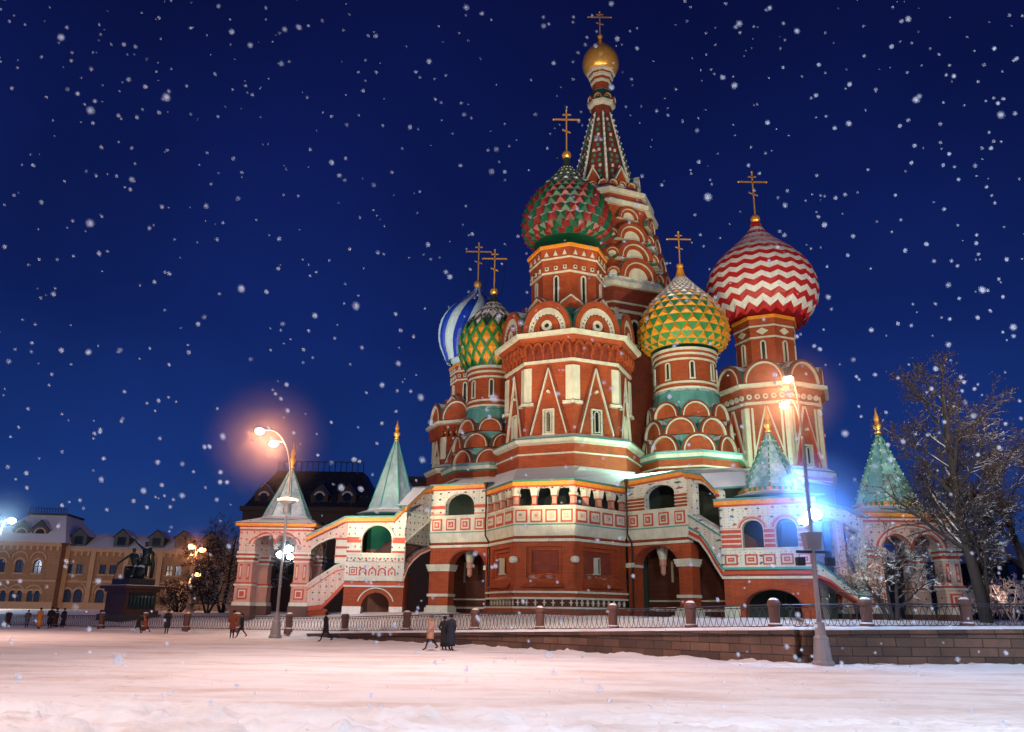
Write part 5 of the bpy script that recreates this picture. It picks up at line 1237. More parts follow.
    for c in(24,42.5):
        u,zz=E(c,534); d=1.; m=MB(); f.poly(m,[(u-1.2,zz-1.6),(u+1.2,zz-1.6),(u+1.2,zz+.6),(u,zz+1.9),(u-1.2,zz+.6)],-3,d,'dark_roof'); f.arc(m,u,zz,0,.7,d,d+.04,'glass_dark',0,2*PI,10); f.arc(m,u,zz,.7,.9,d,d+.1,'ochre_trim',0,2*PI,10)
        v=[f.p(u-1.5,zz+.5,d+.2),f.p(u,zz+2.1,d+.2),f.p(u+1.5,zz+.5,d+.2),f.p(u-1.5,zz+.5,-3),f.p(u,zz+2.1,-3),f.p(u+1.5,zz+.5,-3)]; m.add(v,[(0,1,4,3),(1,2,5,4)],'slate_roof'); m.build('dormer',rf)
arcade()
def mansion():
    T=thing('mansion','dark mansion with steep roof and snowy dormers far behind the left corner porch','building',(-40,150,1),world=True)
    f=Fr((-62,150),(62,150)); E=lambda x,y:f.px(x,y)
    a,b=E(243,510)[0],E(376,510)[0]; z0=E(300,507)[1]; z1=E(300,465)[1]; a1,b1=E(268,465)[0],E(357,465)[0]
    mb=MB(); f.box(mb,a,b,0,z0,-20,0,'dark_wall'); f.box(mb,a-.5,b+.5,z0-.8,z0,-20.3,.6,'dark_wall'); w=mb.build('wall',T)
    for k in range(11):
        u=a+(b-a)*(k+.5)/11
        for zz in(z0-5.5,z0-12): m=MB(); f.box(m,u-.7,u+.7,zz,zz+2.8,.0,.05,'glass_dark'); f.box(m,u-.9,u+.9,zz-.3,zz-.01,0,.3,'dark_wall'); m.build('window',w)
    mb=MB(); v=[f.p(a,z0+.01,0),f.p(b,z0+.01,0),f.p(b,z0+.01,-20),f.p(a,z0+.01,-20),f.p(a1,z1,-7),f.p(b1,z1,-7),f.p(b1,z1,-13),f.p(a1,z1,-13)]
    mb.add(v,[(0,1,5,4),(1,2,6,5),(2,3,7,6),(3,0,4,7),(4,5,6,7),(3,2,1,0)],'dark_roof'); r=mb.build('roof',T)
    m=MB(); 
    for k in range(16): u=a1+(b1-a1)*k/15; f.box(m,u-.08,u+.08,z1,z1+1.8,-7.1,-7,'iron')
    f.box(m,a1,b1,z1+1.8,z1+1.95,-7.1,-7,'iron'); m.build('roof_railing',r)
    for c in(318,346,290,262):
        u,zz=E(c,498); m=MB(); f.poly(m,[(u-1.6,zz-2.),(u+1.6,zz-2.),(u+1.6,zz+.8),(u,zz+2.6),(u-1.6,zz+.8)],-9,-1.,'dark_wall'); f.arc(m,u,zz+.3,0,.8,-1,-.95,'glass_dark',0,2*PI,10); f.arc(m,u,zz+.3,.8,1.1,-1,-.85,'dome_white',.3,2.8,10)
        v=[f.p(u-1.9,zz+.7,-.7),f.p(u,zz+2.9,-.7),f.p(u+1.9,zz+.7,-.7),f.p(u-1.9,zz+.7,-9),f.p(u,zz+2.9,-9),f.p(u+1.9,zz+.7,-9)]; m.add(v,[(0,1,4,3),(1,2,5,4)],'slate_roof'); m.build('dormer',r)
    T=thing('rooftop','dark flat-roofed block showing over the gallery between the left tent roof and the green-orange dome','building',(-14,140,1),world=True)
    f=Fr((-62,140),(62,140)); E=lambda x,y:f.px(x,y); a,b=E(412,480)[0],E(440,480)[0]; m=MB(); f.box(m,a,b,0,E(425,481)[1],-14,0,'dark_wall'); m.build('wall',T)
    m=MB(); f.box(m,a-.5,b+.5,E(425,481)[1],E(425,477)[1],-14.5,.5,'dark_roof'); f.box(m,a+2,b-2,E(425,477)[1],E(425,470)[1],-12,-3,'dark_roof'); m.build('roof',T)
    for i,(x0,x1,yt,Y) in enumerate(((900,955,562,125),(955,1010,548,140),(1005,1090,560,120))):
        T=thing('far_building',['dim low building seen through the arches of the right corner porch','tallest dim blue building behind the big bare tree','dim blue building at the right edge behind the fence'][i],'building',(at(x0,600,Y).x,Y,1),world=True)
        f=Fr((-100,Y),(100,Y)); E=lambda x,y:f.px(x,y); a,b=E(x0,590)[0],E(x1,590)[0]; z=E(x0,yt)[1]
        m=MB(); f.box(m,a,b,0,z,-14,0,'ochre' if i==0 else 'dark_wall'); w=m.build('wall',T)
        for k in range(int((b-a)/3)):
            for zz in(3.,7.): 
                m=MB(); u=a+3*k+1.5; f.box(m,u-.6,u+.6,zz,zz+2.2,0,.05,'glass_blue'); f.box(m,u-.8,u+.8,zz-.3,zz-.01,0,.25,'dome_white'); m.build('window',w)
        m=MB(); v=[f.p(a-.5,z+.01,.6),f.p(b+.5,z+.01,.6),f.p(b+.5,z+.01,-14.6),f.p(a-.5,z+.01,-14.6),f.p(a+1,z+3,-6),f.p(b-1,z+3,-6)]; m.add(v,[(0,1,5,4),(1,2,5),(2,3,4,5),(3,0,4),(3,2,1,0)],'slate_roof'); m.build('roof',T)
mansion()
# ------------------------------------------------------------ figures
def skin_mesh(J,E_,name,mat_of,parent=None,sub=1,org=(0,0,0)):
    names=list(J); idx={n:i for i,n in enumerate(names)}
    me=bpy.data.meshes.new(name); me.from_pydata([J[n][0] for n in names],[(idx[a],idx[b]) for a,b in E_],[]); me.update()
    o=bpy.data.objects.new(name,me); COL.objects.link(o)
    md=o.modifiers.new('skin','SKIN'); md.use_smooth_shade=True
    if not me.skin_vertices: me.skin_vertices.new() if hasattr(me.skin_vertices,'new') else None
    for i,n in enumerate(names):
        r=J[n][1]; me.skin_vertices[0].data[i].radius=(r,r) if not isinstance(r,tuple) else r
        me.skin_vertices[0].data[i].use_root=(i==0)
    s2=o.modifiers.new('sub','SUBSURF'); s2.levels=sub; s2.render_levels=sub
    dg=bpy.context.evaluated_depsgraph_get(); dg.update(); ne=bpy.data.meshes.new_from_object(o.evaluated_get(dg))
    o.modifiers.clear(); o.data=ne; bpy.data.meshes.remove(me); ne.name=name
    ml=[]
    ne.materials.clear(); mi=[]
    for p in ne.polygons:
        m=mat_of(p.center)
        if m not in ml: ml.append(m)
        mi.append(ml.index(m))
    for m in ml: ne.materials.append(MATS[m])
    ne.polygons.foreach_set('material_index',mi); ne.polygons.foreach_set('use_smooth',[True]*len(ne.polygons))
    if parent: o.parent=parent
    return o
def body_graph(pose='stand',ph=.35,bend=0.,arms='down',s=1.):
    V=Vector; J={};E_=[]
    def a(n,p,r,par=None):
        J[n]=(tuple(V(p)*s),r*s)
        if par: E_.append((par,n))
    up=lambda z,y=0: V((0,-(z-.95)*math.sin(bend)+y*math.cos(bend),.95+(z-.95)*math.cos(bend)+y*math.sin(bend)*0))
    drop={'stand':0,'walk':-.02,'sit':0}[pose]
    a('pelvis',(0,0,.95+drop),.135)
    a('waist',up(1.12),.12,'pelvis'); a('chest',up(1.33),.145,'waist'); a('neck',up(1.485),.058,'chest'); a('chin',up(1.55,-.015),.062,'neck'); a('head',up(1.62,-.01),.092,'chin'); a('crown',up(1.69),.075,'head')
    sh=up(1.41)
    for sd,k in((-1,'l'),(1,'r')):
        S_=sh+V((sd*.185,0,0)); a('sh'+k,S_,.062,'chest')
        if arms=='down': el=S_+V((sd*.05,.03+sd*.03*(pose=='walk'),-.28)); wr=el+V((sd*.0,-.07-sd*.07*(pose=='walk'),-.24))
        elif arms=='pocket': el=S_+V((sd*.10,.08,-.26)); wr=el+V((-sd*.08,-.14,-.17))
        elif arms=='phone': el=S_+V((sd*.05,-.03,-.27)); wr=el+V((-sd*.1,-.2,.13))
        a('el'+k,el,.045,'sh'+k); a('wr'+k,wr,.028,'el'+k)
        d=(wr-el).normalized(); pa=wr+d*.06; a('pa'+k,pa,.033,'wr'+k)
        side=d.cross(V((1,0,0))).normalized()
        for f_ in range(4):
            o_=side*(f_-1.5)*.021; q=pa+d*.045+o_; L_=(.034,.042,.04,.03)[f_]
            a(f'f{f_}a'+k,q,.0095,'pa'+k); a(f'f{f_}b'+k,q+d*L_*.8+V((-sd*.012,0,0)),.0085,f'f{f_}a'+k); a(f'f{f_}c'+k,q+d*L_*1.5+V((-sd*.03,0,0)),.007,f'f{f_}b'+k)
        q=wr+d*.03-side*.034; a('ta'+k,q,.0105,'wr'+k); a('tb'+k,q+d*.035-side*.012,.009,'ta'+k)
        hp=V((sd*.09,0,.90+drop)); a('hp'+k,hp,.098,'pelvis')
        th=ph*sd if pose=='walk' else .03*sd; kb=(.35 if sd<0 else .08) if pose=='walk' else .04
        kn=hp+V((0,-math.sin(th)*.42,-math.cos(th)*.42)); an=kn+V((0,math.sin(kb-th)*.41,-math.cos(kb-th)*.41))
        a('kn'+k,kn,.06,'hp'+k); a('an'+k,an,.042,'kn'+k); to=an+V((0,-.16,-.05)); a('to'+k,to,.036,'an'+k)
    mz=min(J['to'+k][0][2]-J['to'+k][1] for k in'lr')
    J={n:((p[0],p[1],p[2]-mz),r) for n,(p,r) in J.items()}
    return J,E_
def person(label,px,fy,Y,coat,pose='stand',face=0.,arms='down',height=1.73,bend=0.,hat='coat_black',length=.62,trou='trouser',group=None,z=None):
    p=at(px,fy,Y) if Y else None
    if Y is None:
        d=ray(px,fy); t=-EYE/d[2]; p=Vector((d[0]*t,d[1]*t,0))
    z=0 if z is None else z
    T=thing('person',label,'person',(p.x,p.y,z+.0),rz=face)
    if group: T['group']=group
    height*=.9; s=height/1.76; J,E_=body_graph(pose,.38,bend,arms,s)
    hz=J['chin'][0][2]-.04*s
    wr=[Vector(J['wr'+k][0]) for k in'lr']
    def mo(c):
        if c.z>hz: return 'skin'
        for w in wr:
            if (Vector(c)-w).length<.2*s and c.z<w.z+.02 and abs(c.x)>.15*s: return 'skin' 
        return 'boot' if c.z<.14*s else trou
    b=skin_mesh(J,E_,'body',mo,T)
    # coat: an open shell from collar to thigh, with sleeves
    P=lambda n:Vector(J[n][0]); mb=MB(); n=14
    pv,ch,nk=P('pelvis'),P('chest'),P('neck')
    rows=[(nk+Vector((0,0,.015*s)),.075,.075),(nk.lerp(ch,.3),.16,.10),(ch.lerp(nk,.35),.225,.135),(ch,.225,.155),(P('waist'),.20,.145),(pv+Vector((0,0,.03)),.215,.16),(pv+Vector((0,-.01,-length*.5)),.225,.175),(pv+Vector((0,-.01,-length*.75)),.235,.19)]
    vs=[]
    for c,rx,ry in rows:
        for k in range(n): a=2*PI*k/n; vs.append((c.x+rx*s*math.cos(a),c.y+ry*s*math.sin(a),c.z))
    m_=len(rows)
    mb.add(vs,[(i*n+k,i*n+(k+1)%n,(i+1)*n+(k+1)%n,(i+1)*n+k) for i in range(m_-1) for k in range(n)]+[tuple((m_-1)*n+k for k in range(n))],coat)
    for k in'lr': mb.tube([P('sh'+k)*.94+P('chest')*.06,P('sh'+k),P('el'+k),P('wr'+k)],[.075*s,.078*s,.062*s,.05*s],coat,8)
    mb.build('coat',T,smooth=True)
    h=P('head'); mb=MB(); up_=(P('crown')-P('chin')).normalized()
    mb.ball((h.x,h.y+.018*s,h.z+.035*s),.112*s,hat,8,.95); mb.build('hat',T,smooth=True)
    mb=MB()
    for sd in(-1,1): mb.ball((h.x+sd*.033*s,h.y-.088*s,h.z+.0*s),.011*s,'dark',5)
    mb.build('eyes',T); mb=MB(); mb.tube([(h.x,h.y-.085*s,h.z+.0),(h.x,h.y-.115*s,h.z-.03*s),(h.x,h.y-.085*s,h.z-.035*s)],[.008*s,.014*s,.01*s],'skin',5); mb.build('nose',T,smooth=True)
    return T
for a in (
 ('person in a short grey jacket alone at the far left by the fence',26,628,'coat_grey','stand',.4,'pocket',1.5,0,'coat_grey',.3),
 ('person in a long orange-yellow coat beside the dark group at the left',38,629,'coat_orange','stand',2.9,'pocket',1.72,.0,'coat_black',.9),
 ('person in black, left one of three close together by the left fence',49,628.5,'coat_black','stand',.3,'pocket',1.78,0,'coat_black',.75),
 ('person in black with a dark hood, middle one of three close together',54.5,628,'coat_black','stand',-.9,'phone',1.72,0,'coat_navy',.6),
 ('person in a navy coat, right one of three close together by the left fence',62,628.5,'coat_navy','stand',1.2,'down',1.70,0,'coat_black',.8),
 ('person in black leaning forward in front of the monument',137,633.5,'coat_black','walk',1.2,'phone',1.5,.45,'coat_black',.4),
 ('person in a grey-brown jacket crouching forward beside the monument',145,633,'coat_rust','walk',-1.4,'pocket',1.4,.35,'coat_grey',.4),
 ('person in black standing alone right of the monument',166,634,'coat_black','stand',.1,'phone',1.75,0,'coat_black',.6),
 ('person in a rust-orange jacket and black trousers walking with a companion',231.5,638.5,'coat_rust','stand',.2,'pocket',1.76,0,'coat_black',.45),
 ('shorter person in black walking beside the rust-orange jacket',240.5,638,'coat_black','walk',-1.3,'down',1.6,.05,'coat_black',.4),
 ('person in black striding alone to the left past the street lamp',325,642,'coat_black','walk',-1.45,'down',1.78,.08,'coat_black',.5),
 ('person in a tan jacket and dark trousers walking by the granite wall',430,650.5,'coat_tan','walk',-1.2,'pocket',1.76,.03,'coat_grey',.45),
 ('person in a long black coat, left of the pair by the granite wall',444,650,'coat_black','stand',2.9,'pocket',1.66,0,'coat_black',.9),
 ('person in a long dark navy coat, right of the pair by the granite wall',450.5,650.5,'coat_navy','stand',2.6,'pocket',1.76,0,'coat_black',.9)):
    l_,px_,fy_,ct_,po,fc,ar,hh,bd,ht,ln=a
    person(l_,px_,fy_,None,ct_,po,fc,ar,hh,bd,ht,ln)
# ------------------------------------------------------------ the monument
def monument():
    Y=70.; c=at(131,600,Y); zg=.75
    T=thing('monument','bronze statue of two men on a red granite pedestal with snowy ledges','monument',(c.x,Y,zg),rz=R(-36))
    T['label']='bronze statue of two men on a red granite pedestal with snowy ledges'
    k=(at(140,600,Y).x-at(130,600,Y).x)/10
    zt=ZY(131,584,Y)-zg; z2=ZY(131,592,Y)-zg; ztop=ZY(131,579,Y)-zg
    s=3.05
    mb=MB(); mb.box((0,0,.12),(s*1.25,s*1.1,.5),'granite_dark'); mb.box((0,0,.5),(s*1.14,s*1.0,.35),'granite_red'); mb.box((0,0,.675+(z2-.675)/2),(s,s*.86,z2-.675),'granite_red')
    mb.box((0,0,z2+.12),(s*1.1,s*.96,.24),'granite_red'); mb.box((0,0,z2+.36),(s*1.28,s*1.14,.24),'granite_red'); mb.box((0,0,(z2+.48+ztop)/2),(s*.86,s*.74,ztop-z2-.48),'granite_dark')
    mb.build('pedestal',T)
    m=MB(); m.box((s*.505,0,.7+(z2-.7)/2),(.12,s*.72,(z2-.9)),'bronze')
    for i in range(7): m.ring((s*.53,-s*.3+i*s*.1),6,0,[(.09,.95,'bronze'),(.14,1.3,'bronze'),(.13,1.7,'bronze'),(.05,1.8,'bronze'),(.1,1.92,'bronze'),(.04,2.08,'bronze')])
    m.build('bronze_relief',T)
    m=MB(); m.box((0,0,z2+.505),(s*1.26,s*1.12,.05),'dome_white'); m.build('snow_ledge',T)
    V=Vector
    S=(ZY(131,537,Y)-ZY(131,579,Y))/1.95    # figures larger than life
    def fig(J,E_,name):
        J={n:(tuple(V(p)*S+V((0,0,ztop))),r*S) for n,(p,r) in J.items()}
        o=skin_mesh(J,E_,name,lambda c:'bronze',T); return o
    # the standing man: right arm flung up and out, left hand reaching down to the shield
    x=.42
    J=dict(pelvis=((x,0,.98),.14),waist=((x,0,1.14),.13),chest=((x-.02,0,1.36),.165),neck=((x-.02,-.01,1.52),.062),head=((x-.03,-.02,1.68),.10),crown=((x-.03,-.01,1.76),.08),
      shr=((x-.2,0,1.45),.075),elr=((x-.42,-.05,1.62),.055),wrr=((x-.62,-.08,1.84),.035),har=((x-.72,-.09,1.9),.035),fir=((x-.82,-.1,1.93),.013),fir2=((x-.8,-.12,1.90),.013),thr=((x-.74,-.05,1.97),.013),
      shl=((x+.18,0,1.44),.075),ell=((x+.24,-.08,1.18),.055),wrl=((x+.08,-.22,1.0),.038),hal=((x+.0,-.26,.95),.04),
      hpl=((x+.1,0,.93),.10),knl=((x+.14,-.08,.53),.075),anl=((x+.12,.02,.1),.05),tol=((x+.12,-.16,.04),.042),hpr=((x-.1,0,.93),.10),knr=((x-.16,-.1,.55),.075),anr=((x-.22,.0,.12),.05),tor=((x-.26,-.16,.05),.042))
    E_=[('pelvis','waist'),('waist','chest'),('chest','neck'),('neck','head'),('head','crown'),('chest','shr'),('shr','elr'),('elr','wrr'),('wrr','har'),('har','fir'),('har','fir2'),('har','thr'),('chest','shl'),('shl','ell'),('ell','wrl'),('wrl','hal'),('pelvis','hpl'),('hpl','knl'),('knl','anl'),('anl','tol'),('pelvis','hpr'),('hpr','knr'),('knr','anr'),('anr','tor')]
    o=fig(J,E_,'standing_figure')
    m=MB(); q=lambda a,b,c_:(a*S,b*S,c_*S+ztop)
    m.ring(q(x,0,0)[:2],12,0,[(.30*S,.62*S+ztop,'bronze'),(.25*S,.8*S+ztop,'bronze'),(.19*S,1.05*S+ztop,'bronze'),(.215*S,1.38*S+ztop,'bronze'),(.1*S,1.5*S+ztop,'bronze')]); m.build('tunic',o,smooth=True)
    m=MB(); m.tube([q(x+.05,.1,1.48),q(x+.25,.16,1.2),q(x+.3,.2,.7),q(x+.28,.22,.05)],[.14*S,.2*S,.22*S,.2*S],'bronze',8,flat=.4); m.build('cloak',o,smooth=True)
    # the seated man: body leaning, right arm down on the sword, legs forward
    x=-.05; z=.52
    J=dict(pelvis=((x,.05,z+.08),.16),waist=((x-.02,.0,z+.28),.14),chest=((x-.06,-.04,z+.52),.17),neck=((x-.08,-.06,z+.69),.062),head=((x-.10,-.08,z+.85),.10),crown=((x-.1,-.06,z+.93),.08),
      shr=((x-.26,-.04,z+.60),.075),elr=((x-.48,-.10,z+.40),.055),wrr=((x-.68,-.16,z+.22),.038),har=((x-.74,-.18,z+.15),.04),
      shl=((x+.14,-.04,z+.60),.075),ell=((x+.28,-.2,z+.42),.055),wrl=((x+.16,-.34,z+.36),.038),hal=((x+.1,-.36,z+.36),.04),
      hpl=((x+.1,.0,z),.11),knl=((x+.18,-.42,z+.02),.085),anl=((x+.16,-.46,.12),.055),tol=((x+.16,-.62,.05),.045),hpr=((x-.1,0,z),.11),knr=((x-.24,-.38,z+.04),.085),anr=((x-.3,-.3,.12),.055),tor=((x-.36,-.46,.05),.045))
    o=fig(J,[e for e in E_ if not any(k in('fir','fir2','thr') for k in e)],'seated_figure')
    m=MB(); m.tube([q(x,.1,z+.6),q(x+.02,.14,z+.2),q(x,.12,.1)],[.2*S,.26*S,.3*S],'bronze',9,flat=.6); m.box(q(x,.12,z*.42),(.75*S,.5*S,z*.84*S),'bronze'); m.build('draped_seat',o,smooth=False)
    m=MB(); m.tube([q(x-.74,-.2,z+.26),q(x-.74,-.2,z+.1),q(x-.80,-.22,-.0)],[.02*S,.03*S,.014*S],'bronze',6); m.box(q(x-.74,-.2,z+.14),(.2*S,.03*S,.03*S),'bronze'); m.build('sword',T)
    m=MB(); c0=q(x+.42,-.38,.36); 
    m.ring(c0[:2],14,0,[(.30*S,c0[2]-.02,'bronze'),(.3*S,c0[2],'bronze'),(.2*S,c0[2]+.05*S,'bronze'),(.04*S,c0[2]+.09*S,'bronze')]); o=m.build('shield',T,smooth=True)
    o.data.transform(Matrix.Translation(Vector(c0))@Matrix.Rotation(R(80),4,'X')@Matrix.Rotation(R(-15),4,'Y')@Matrix.Translation(-Vector(c0)))
    T.rotation_euler.z=R(-36)
    for ch in T.children:
        if ch.name.split('.')[0] in('standing_figure','seated_figure','sword','shield'): ch.rotation_euler.z=R(36)
monument()
# ------------------------------------------------------------ trees
def tree(name,label,cat,base,stems,H,seed,lv=4,leaf=0,kids=(5,9),spread=.75,lr=1.,rad=.2,leaf_from=.35,snow=True,group=None,droop=0.,tw=.011,br='bark'):
    rnd=random.Random(seed); T=thing(name,label,cat,base,group=group)
    tr=MB(); bm=MB(); lf=MB()
    def branch(p,d,L,r,lev,mb):
        n=max(3,int(3+L*1.1)) if lev<2 else 3
        pts=[p];rs=[r]; q=p.copy(); dd=d.copy()
        for i in range(n):
            dd=(dd+Vector((rnd.gauss(0,.13),rnd.gauss(0,.13),rnd.gauss(.05-droop*lev*.03,.10)))*(1 if lev else (.2 if L>8 else .45))).normalized()
            q=q+dd*L/n; pts.append(q.copy()); rs.append(max(tw,r*(1-(i+1)/n*.72)))
        mb.tube(pts,rs,br,8 if lev==0 else(5 if lev==1 else 3))
        if lev>=lv:
            if leaf and q.z>H*leaf_from+rnd.uniform(-.1,.1)*H:
                for _ in range(leaf):
                    c=q+Vector((rnd.gauss(0,.16),rnd.gauss(0,.16),rnd.gauss(0,.13))); s=rnd.uniform(.035,.07)
                    a=Vector((rnd.gauss(0,1),rnd.gauss(0,1),rnd.gauss(0,1))).normalized(); b=a.orthogonal().normalized(); c2=a.cross(b)
                    lf.add([c-b*s,c-c2*s*.6,c+b*s,c+c2*s*.6],[(0,1,2,3)],'leaf')
            return
        k=rnd.randint(*kids) if lev<2 else rnd.randint(3,5)
        st_=.22 if lev==0 else .25
        for i in range(k):
            t=st_+(1-st_)*(i+rnd.random())/k; j=min(n-1,int(t*n)); pp=pts[j].lerp(pts[j+1],t*n-j)
            dj=(pts[j+1]-pts[j]).normalized(); o=dj.orthogonal().normalized(); o.rotate(Matrix.Rotation(rnd.uniform(0,2*PI),3,dj)); 
            w=spread*rnd.uniform(.75,1.25); nd=(dj*(1-.35*w)+o*w).normalized()
            branch(pp,nd,L*rnd.uniform(.38,.62)*(1.15-.5*t)*lr,max(tw,rs[j]*rnd.uniform(.4,.6)),lev+1,bm)
    for (dx,dy,dz,L,r) in stems: branch(Vector((0,0,-.2)),Vector((dx,dy,dz)).normalized(),L,r,0,tr)
    tr.build('trunk',T,smooth=True,recalc=False); bm.build('crown',T,recalc=False)
    if lf.v: lf.build('leaves',T,recalc=False)
    return T
p=at(984,600,41.5); H=ZY(950,372,41.5)-1.3
tree('tree','tall bare tree with sparse brown leaves and snowy limbs right of the corner porch','tree',(p.x,41.5,1.3),[(-.01,.02,1,H*.98,.32),(.14,.05,1,H*.62,.13)],H,12,lv=4,leaf=1,kids=(17,19),spread=.75,lr=.70,leaf_from=.45,tw=.011)
p=at(893,612,42.)
tree('tree','small twisted bare tree in front of the right corner porch','tree',(p.x,42,1.3),[(-.45,0,1,4.2,.11),(.35,.1,1,4.6,.13),(-.05,.1,1,3.6,.1)],5,11,lv=3,kids=(7,9),spread=.9,lr=1.,tw=.011)
p=at(222,612,80.)
tree('tree','dense bare tree touching the left side of the left corner porch','tree',(p.x,80,1.1),[(0.05,0,1,7.6,.2),(-.3,0,1,6.6,.16)],8,21,lv=4,kids=(9,11),spread=.9,tw=.016,lr=1.05)
p=at(207,612,76.)
tree('tree','low spreading tree with white snowy branches, left of the dense bare tree','tree',(p.x,76,1.1),[(-.5,0,1,3.6,.12),(.5,0,1,3.4,.12),(0,.1,1,3,.1)],4,23,lv=3,kids=(7,9),spread=1.,tw=.022,lr=1.1)
p=at(178,612,84.)
tree('bush','round bare twiggy bush in front of the brick arcade','bush',(p.x,84,1.1),[(math.cos(a)*.8,math.sin(a)*.5,.9,2.9,.08) for a in (0,.9,1.8,2.7,3.6,4.5,5.4)]+[(0,0,1,3,.1)],3,25,lv=3,kids=(7,9),spread=.9,tw=.02)
p=at(243,612,72.)
tree('tree','thin dark bare tree seen through the arches of the left corner porch','tree',(p.x+1,73,1.3),[(.1,.1,1,6,.15)],6,29,lv=4,kids=(8,10),spread=.85,tw=.015)
for i,(x_,Y_,h_,sd,lb) in enumerate(((985,62,3.6,31,'snow-laden shrub lit pink, behind the fence right of the big tree'),(1012,60,3.8,33,'snow-laden tree at the right edge behind the fence'),(955,75,4.,35,'snowy shrub between the right porch and the big trunk'))):
    p=at(x_,608,Y_); tree('bush',lb,'bush',(p.x,Y_,1.4),[(math.cos(a)*.6,math.sin(a)*.4,1,h_*.8,.08) for a in(0,1.5,3,4.5)],h_,sd,lv=3,kids=(6,8),spread=1.,tw=.028,br='dome_white' if i<2 else 'bark')
q=at(990,590,60.5); light('POINT',(q.x,59.5,3.2),(1.,.62,.5),40,name='lamp_and_fill_glow')  # point light without a lamp, added for the warm glow on the shrubs
for x_,Y_,h_,sd in((1045,44,9,41),):
    p=at(x_,605,Y_); tree('tree','bare tree with brown leaves leaning in at the right edge','tree',(p.x,Y_,1.4),[(-.25,0,1,h_,.24)],h_,sd,lv=4,leaf=2,kids=(10,12),spread=.85,tw=.012)
# ------------------------------------------------------------ falling snow
def snowfall():
    for nm,al in(('snowflake',.55),('snowflake_soft',.11)):
        m=bpy.data.materials.new(nm); m.use_nodes=True; MATS[nm]=m; N=m.node_tree.nodes; K=m.node_tree.links; b=N['Principled BSDF']
        b.inputs['Base Color'].default_value=(.50,.56,.68,1); b.inputs['Roughness'].default_value=1; b.inputs['Specular IOR Level'].default_value=0
        lw=N.new('ShaderNodeLayerWeight'); lw.inputs[0].default_value=.5
        a=N.new('ShaderNodeMath'); a.operation='SUBTRACT'; a.inputs[0].default_value=1; K.new(lw.outputs['Facing'],a.inputs[1])
        c=N.new('ShaderNodeMath'); c.operation='POWER'; K.new(a.outputs[0],c.inputs[0]); c.inputs[1].default_value=1.7 if nm=='snowflake' else 4.5
        d=N.new('ShaderNodeMath'); d.operation='MULTIPLY'; K.new(c.outputs[0],d.inputs[0]); d.inputs[1].default_value=al; 
        # a loose flake scatters light right through itself
        df=N.new('ShaderNodeBsdfDiffuse'); tl=N.new('ShaderNodeBsdfTranslucent'); tp=N.new('ShaderNodeBsdfTransparent')
        for q_ in(df,tl): q_.inputs[0].default_value=(.62,.68,.80,1)
        m1=N.new('ShaderNodeMixShader'); K.new(df.outputs[0],m1.inputs[1]); K.new(tl.outputs[0],m1.inputs[2])
        m2=N.new('ShaderNodeMixShader'); K.new(d.outputs[0],m2.inputs[0]); K.new(tp.outputs[0],m2.inputs[1]); K.new(m1.outputs[0],m2.inputs[2]); K.new(m2.outputs[0],N['Material Output'].inputs[0])
    ico=bmesh.new(); bmesh.ops.create_icosphere(ico,subdivisions=2,radius=1); iv=[v.co.copy() for v in ico.verts]; jf=[tuple(v.index for v in f.verts) for f in ico.faces]; ico.free()
    rnd=random.Random(3); mb=MB()
    for i in range(3600):
        if i<3600: x,y,z=rnd.uniform(-9.5,9.5),rnd.uniform(2.6,9.8),rnd.uniform(.9,9.8); r=min(.022,.0075+rnd.expovariate(1/.006))*(.5+.06*y)
        else: x,y,z=rnd.uniform(-1.8,1.8),rnd.uniform(1.3,2.6),rnd.uniform(1.6,3.8); r=rnd.uniform(.016,.030)
        q=Matrix.Rotation(rnd.uniform(-.9,-.3),3,'Y'); k=Vector((1,1,rnd.uniform(1.0,1.35) if i<3600 else 1.9))
        mb.add([Vector((x,y,z))+q@Vector((v.x*r*k.x,v.y*r,v.z*r*k.z)) for v in iv],jf,'snowflake' if i<3600 else 'snowflake_soft')
    o=mb.build('falling_snow',smooth=True,recalc=False); tag(o,'snowflakes drifting through the air over the square','snow',kind='stuff')
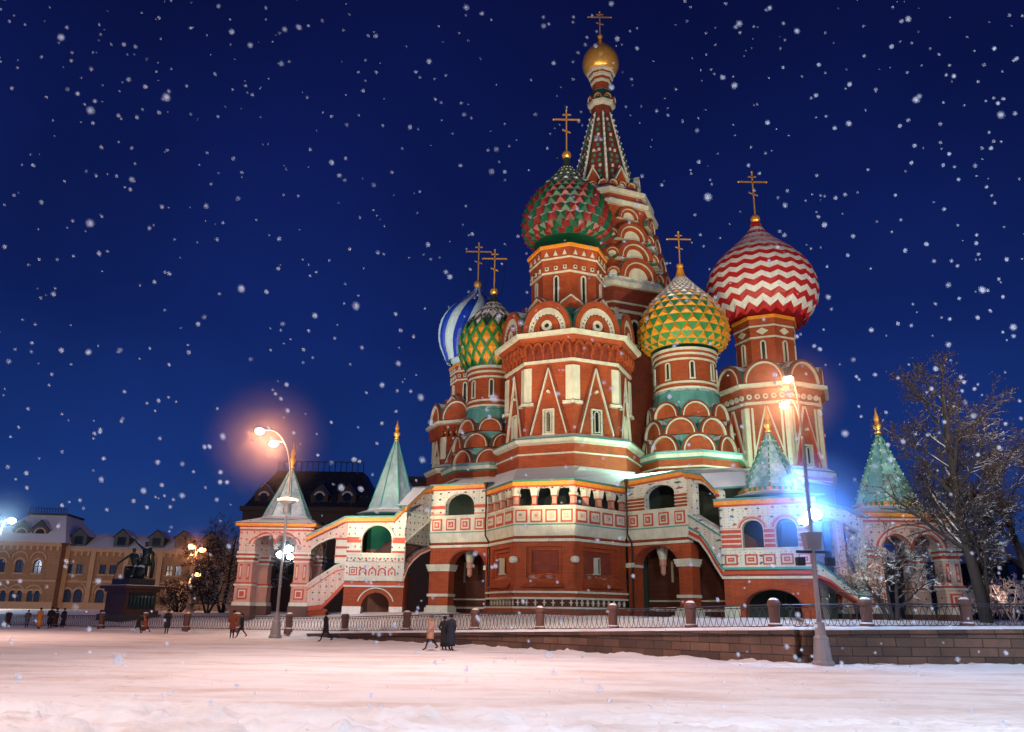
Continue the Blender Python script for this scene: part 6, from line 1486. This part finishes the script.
snowfall()
def lamp_halo(c,r,den,col,label):
    """tinted volume added round a lamp to give it a halo: thick near the lamp, thinning to nothing"""
    mb=MB(); mb.ball((0,0,0),r,'dark',12); o=mb.build('lamp_halo_volume',smooth=True); o.location=c; tag(o,label,'halo',kind='stuff')
    m=bpy.data.materials.new('lamp_halo_volume'); m.use_nodes=True; N=m.node_tree.nodes; K=m.node_tree.links; N.remove(N['Principled BSDF']); v=N.new('ShaderNodeVolumePrincipled')
    v.inputs['Color'].default_value=(*col,1); v.inputs['Anisotropy'].default_value=.0
    tc=N.new('ShaderNodeTexCoord'); l=N.new('ShaderNodeVectorMath'); l.operation='LENGTH'; K.new(tc.outputs['Object'],l.inputs[0])
    mr=N.new('ShaderNodeMapRange'); mr.interpolation_type='SMOOTHSTEP'; mr.inputs[1].default_value=0; mr.inputs[2].default_value=r*.97; mr.inputs[3].default_value=den; mr.inputs[4].default_value=0; K.new(l.outputs['Value'],mr.inputs[0]); K.new(mr.outputs[0],v.inputs['Density'])
    K.new(v.outputs[0],N['Material Output'].inputs['Volume']); o.data.materials.clear(); o.data.materials.append(m)
lamp_halo((at(268,437,52.2).x,52.2,zh[0]-.4),4.6,.03,(1,.72,.62),'added volume giving an orange halo round the heads of the left street lamp')
lamp_halo((-14.1,52.6,zfl),1.9,.03,(.8,.9,1),'added volume giving a white halo round the floodlights of the left street lamp')
lamp_halo((10.7,31,zh2[0]-.5),2.6,.14,(1,.72,.62),'added volume giving an orange halo round the top of the right street lamp')
lamp_halo((11.6,31.4,ZY(823,515,31.2)),3.2,.26,(.2,.42,1),'added volume giving a blue-white halo round the floodlight of the right street lamp')
q=at(3,519,88); lamp_halo((q.x,87.5,q.z-.4),5.,.03,(.6,.85,1),'added volume giving a white halo round the lamp at the left edge')
q=at(197,547,82); lamp_halo((q.x,81.5,q.z-.5),3.2,.03,(1,.7,.55),'added volume giving an orange halo round the far double lamp')
S.cycles.transparent_max_bounces=24; S.cycles.max_bounces=6
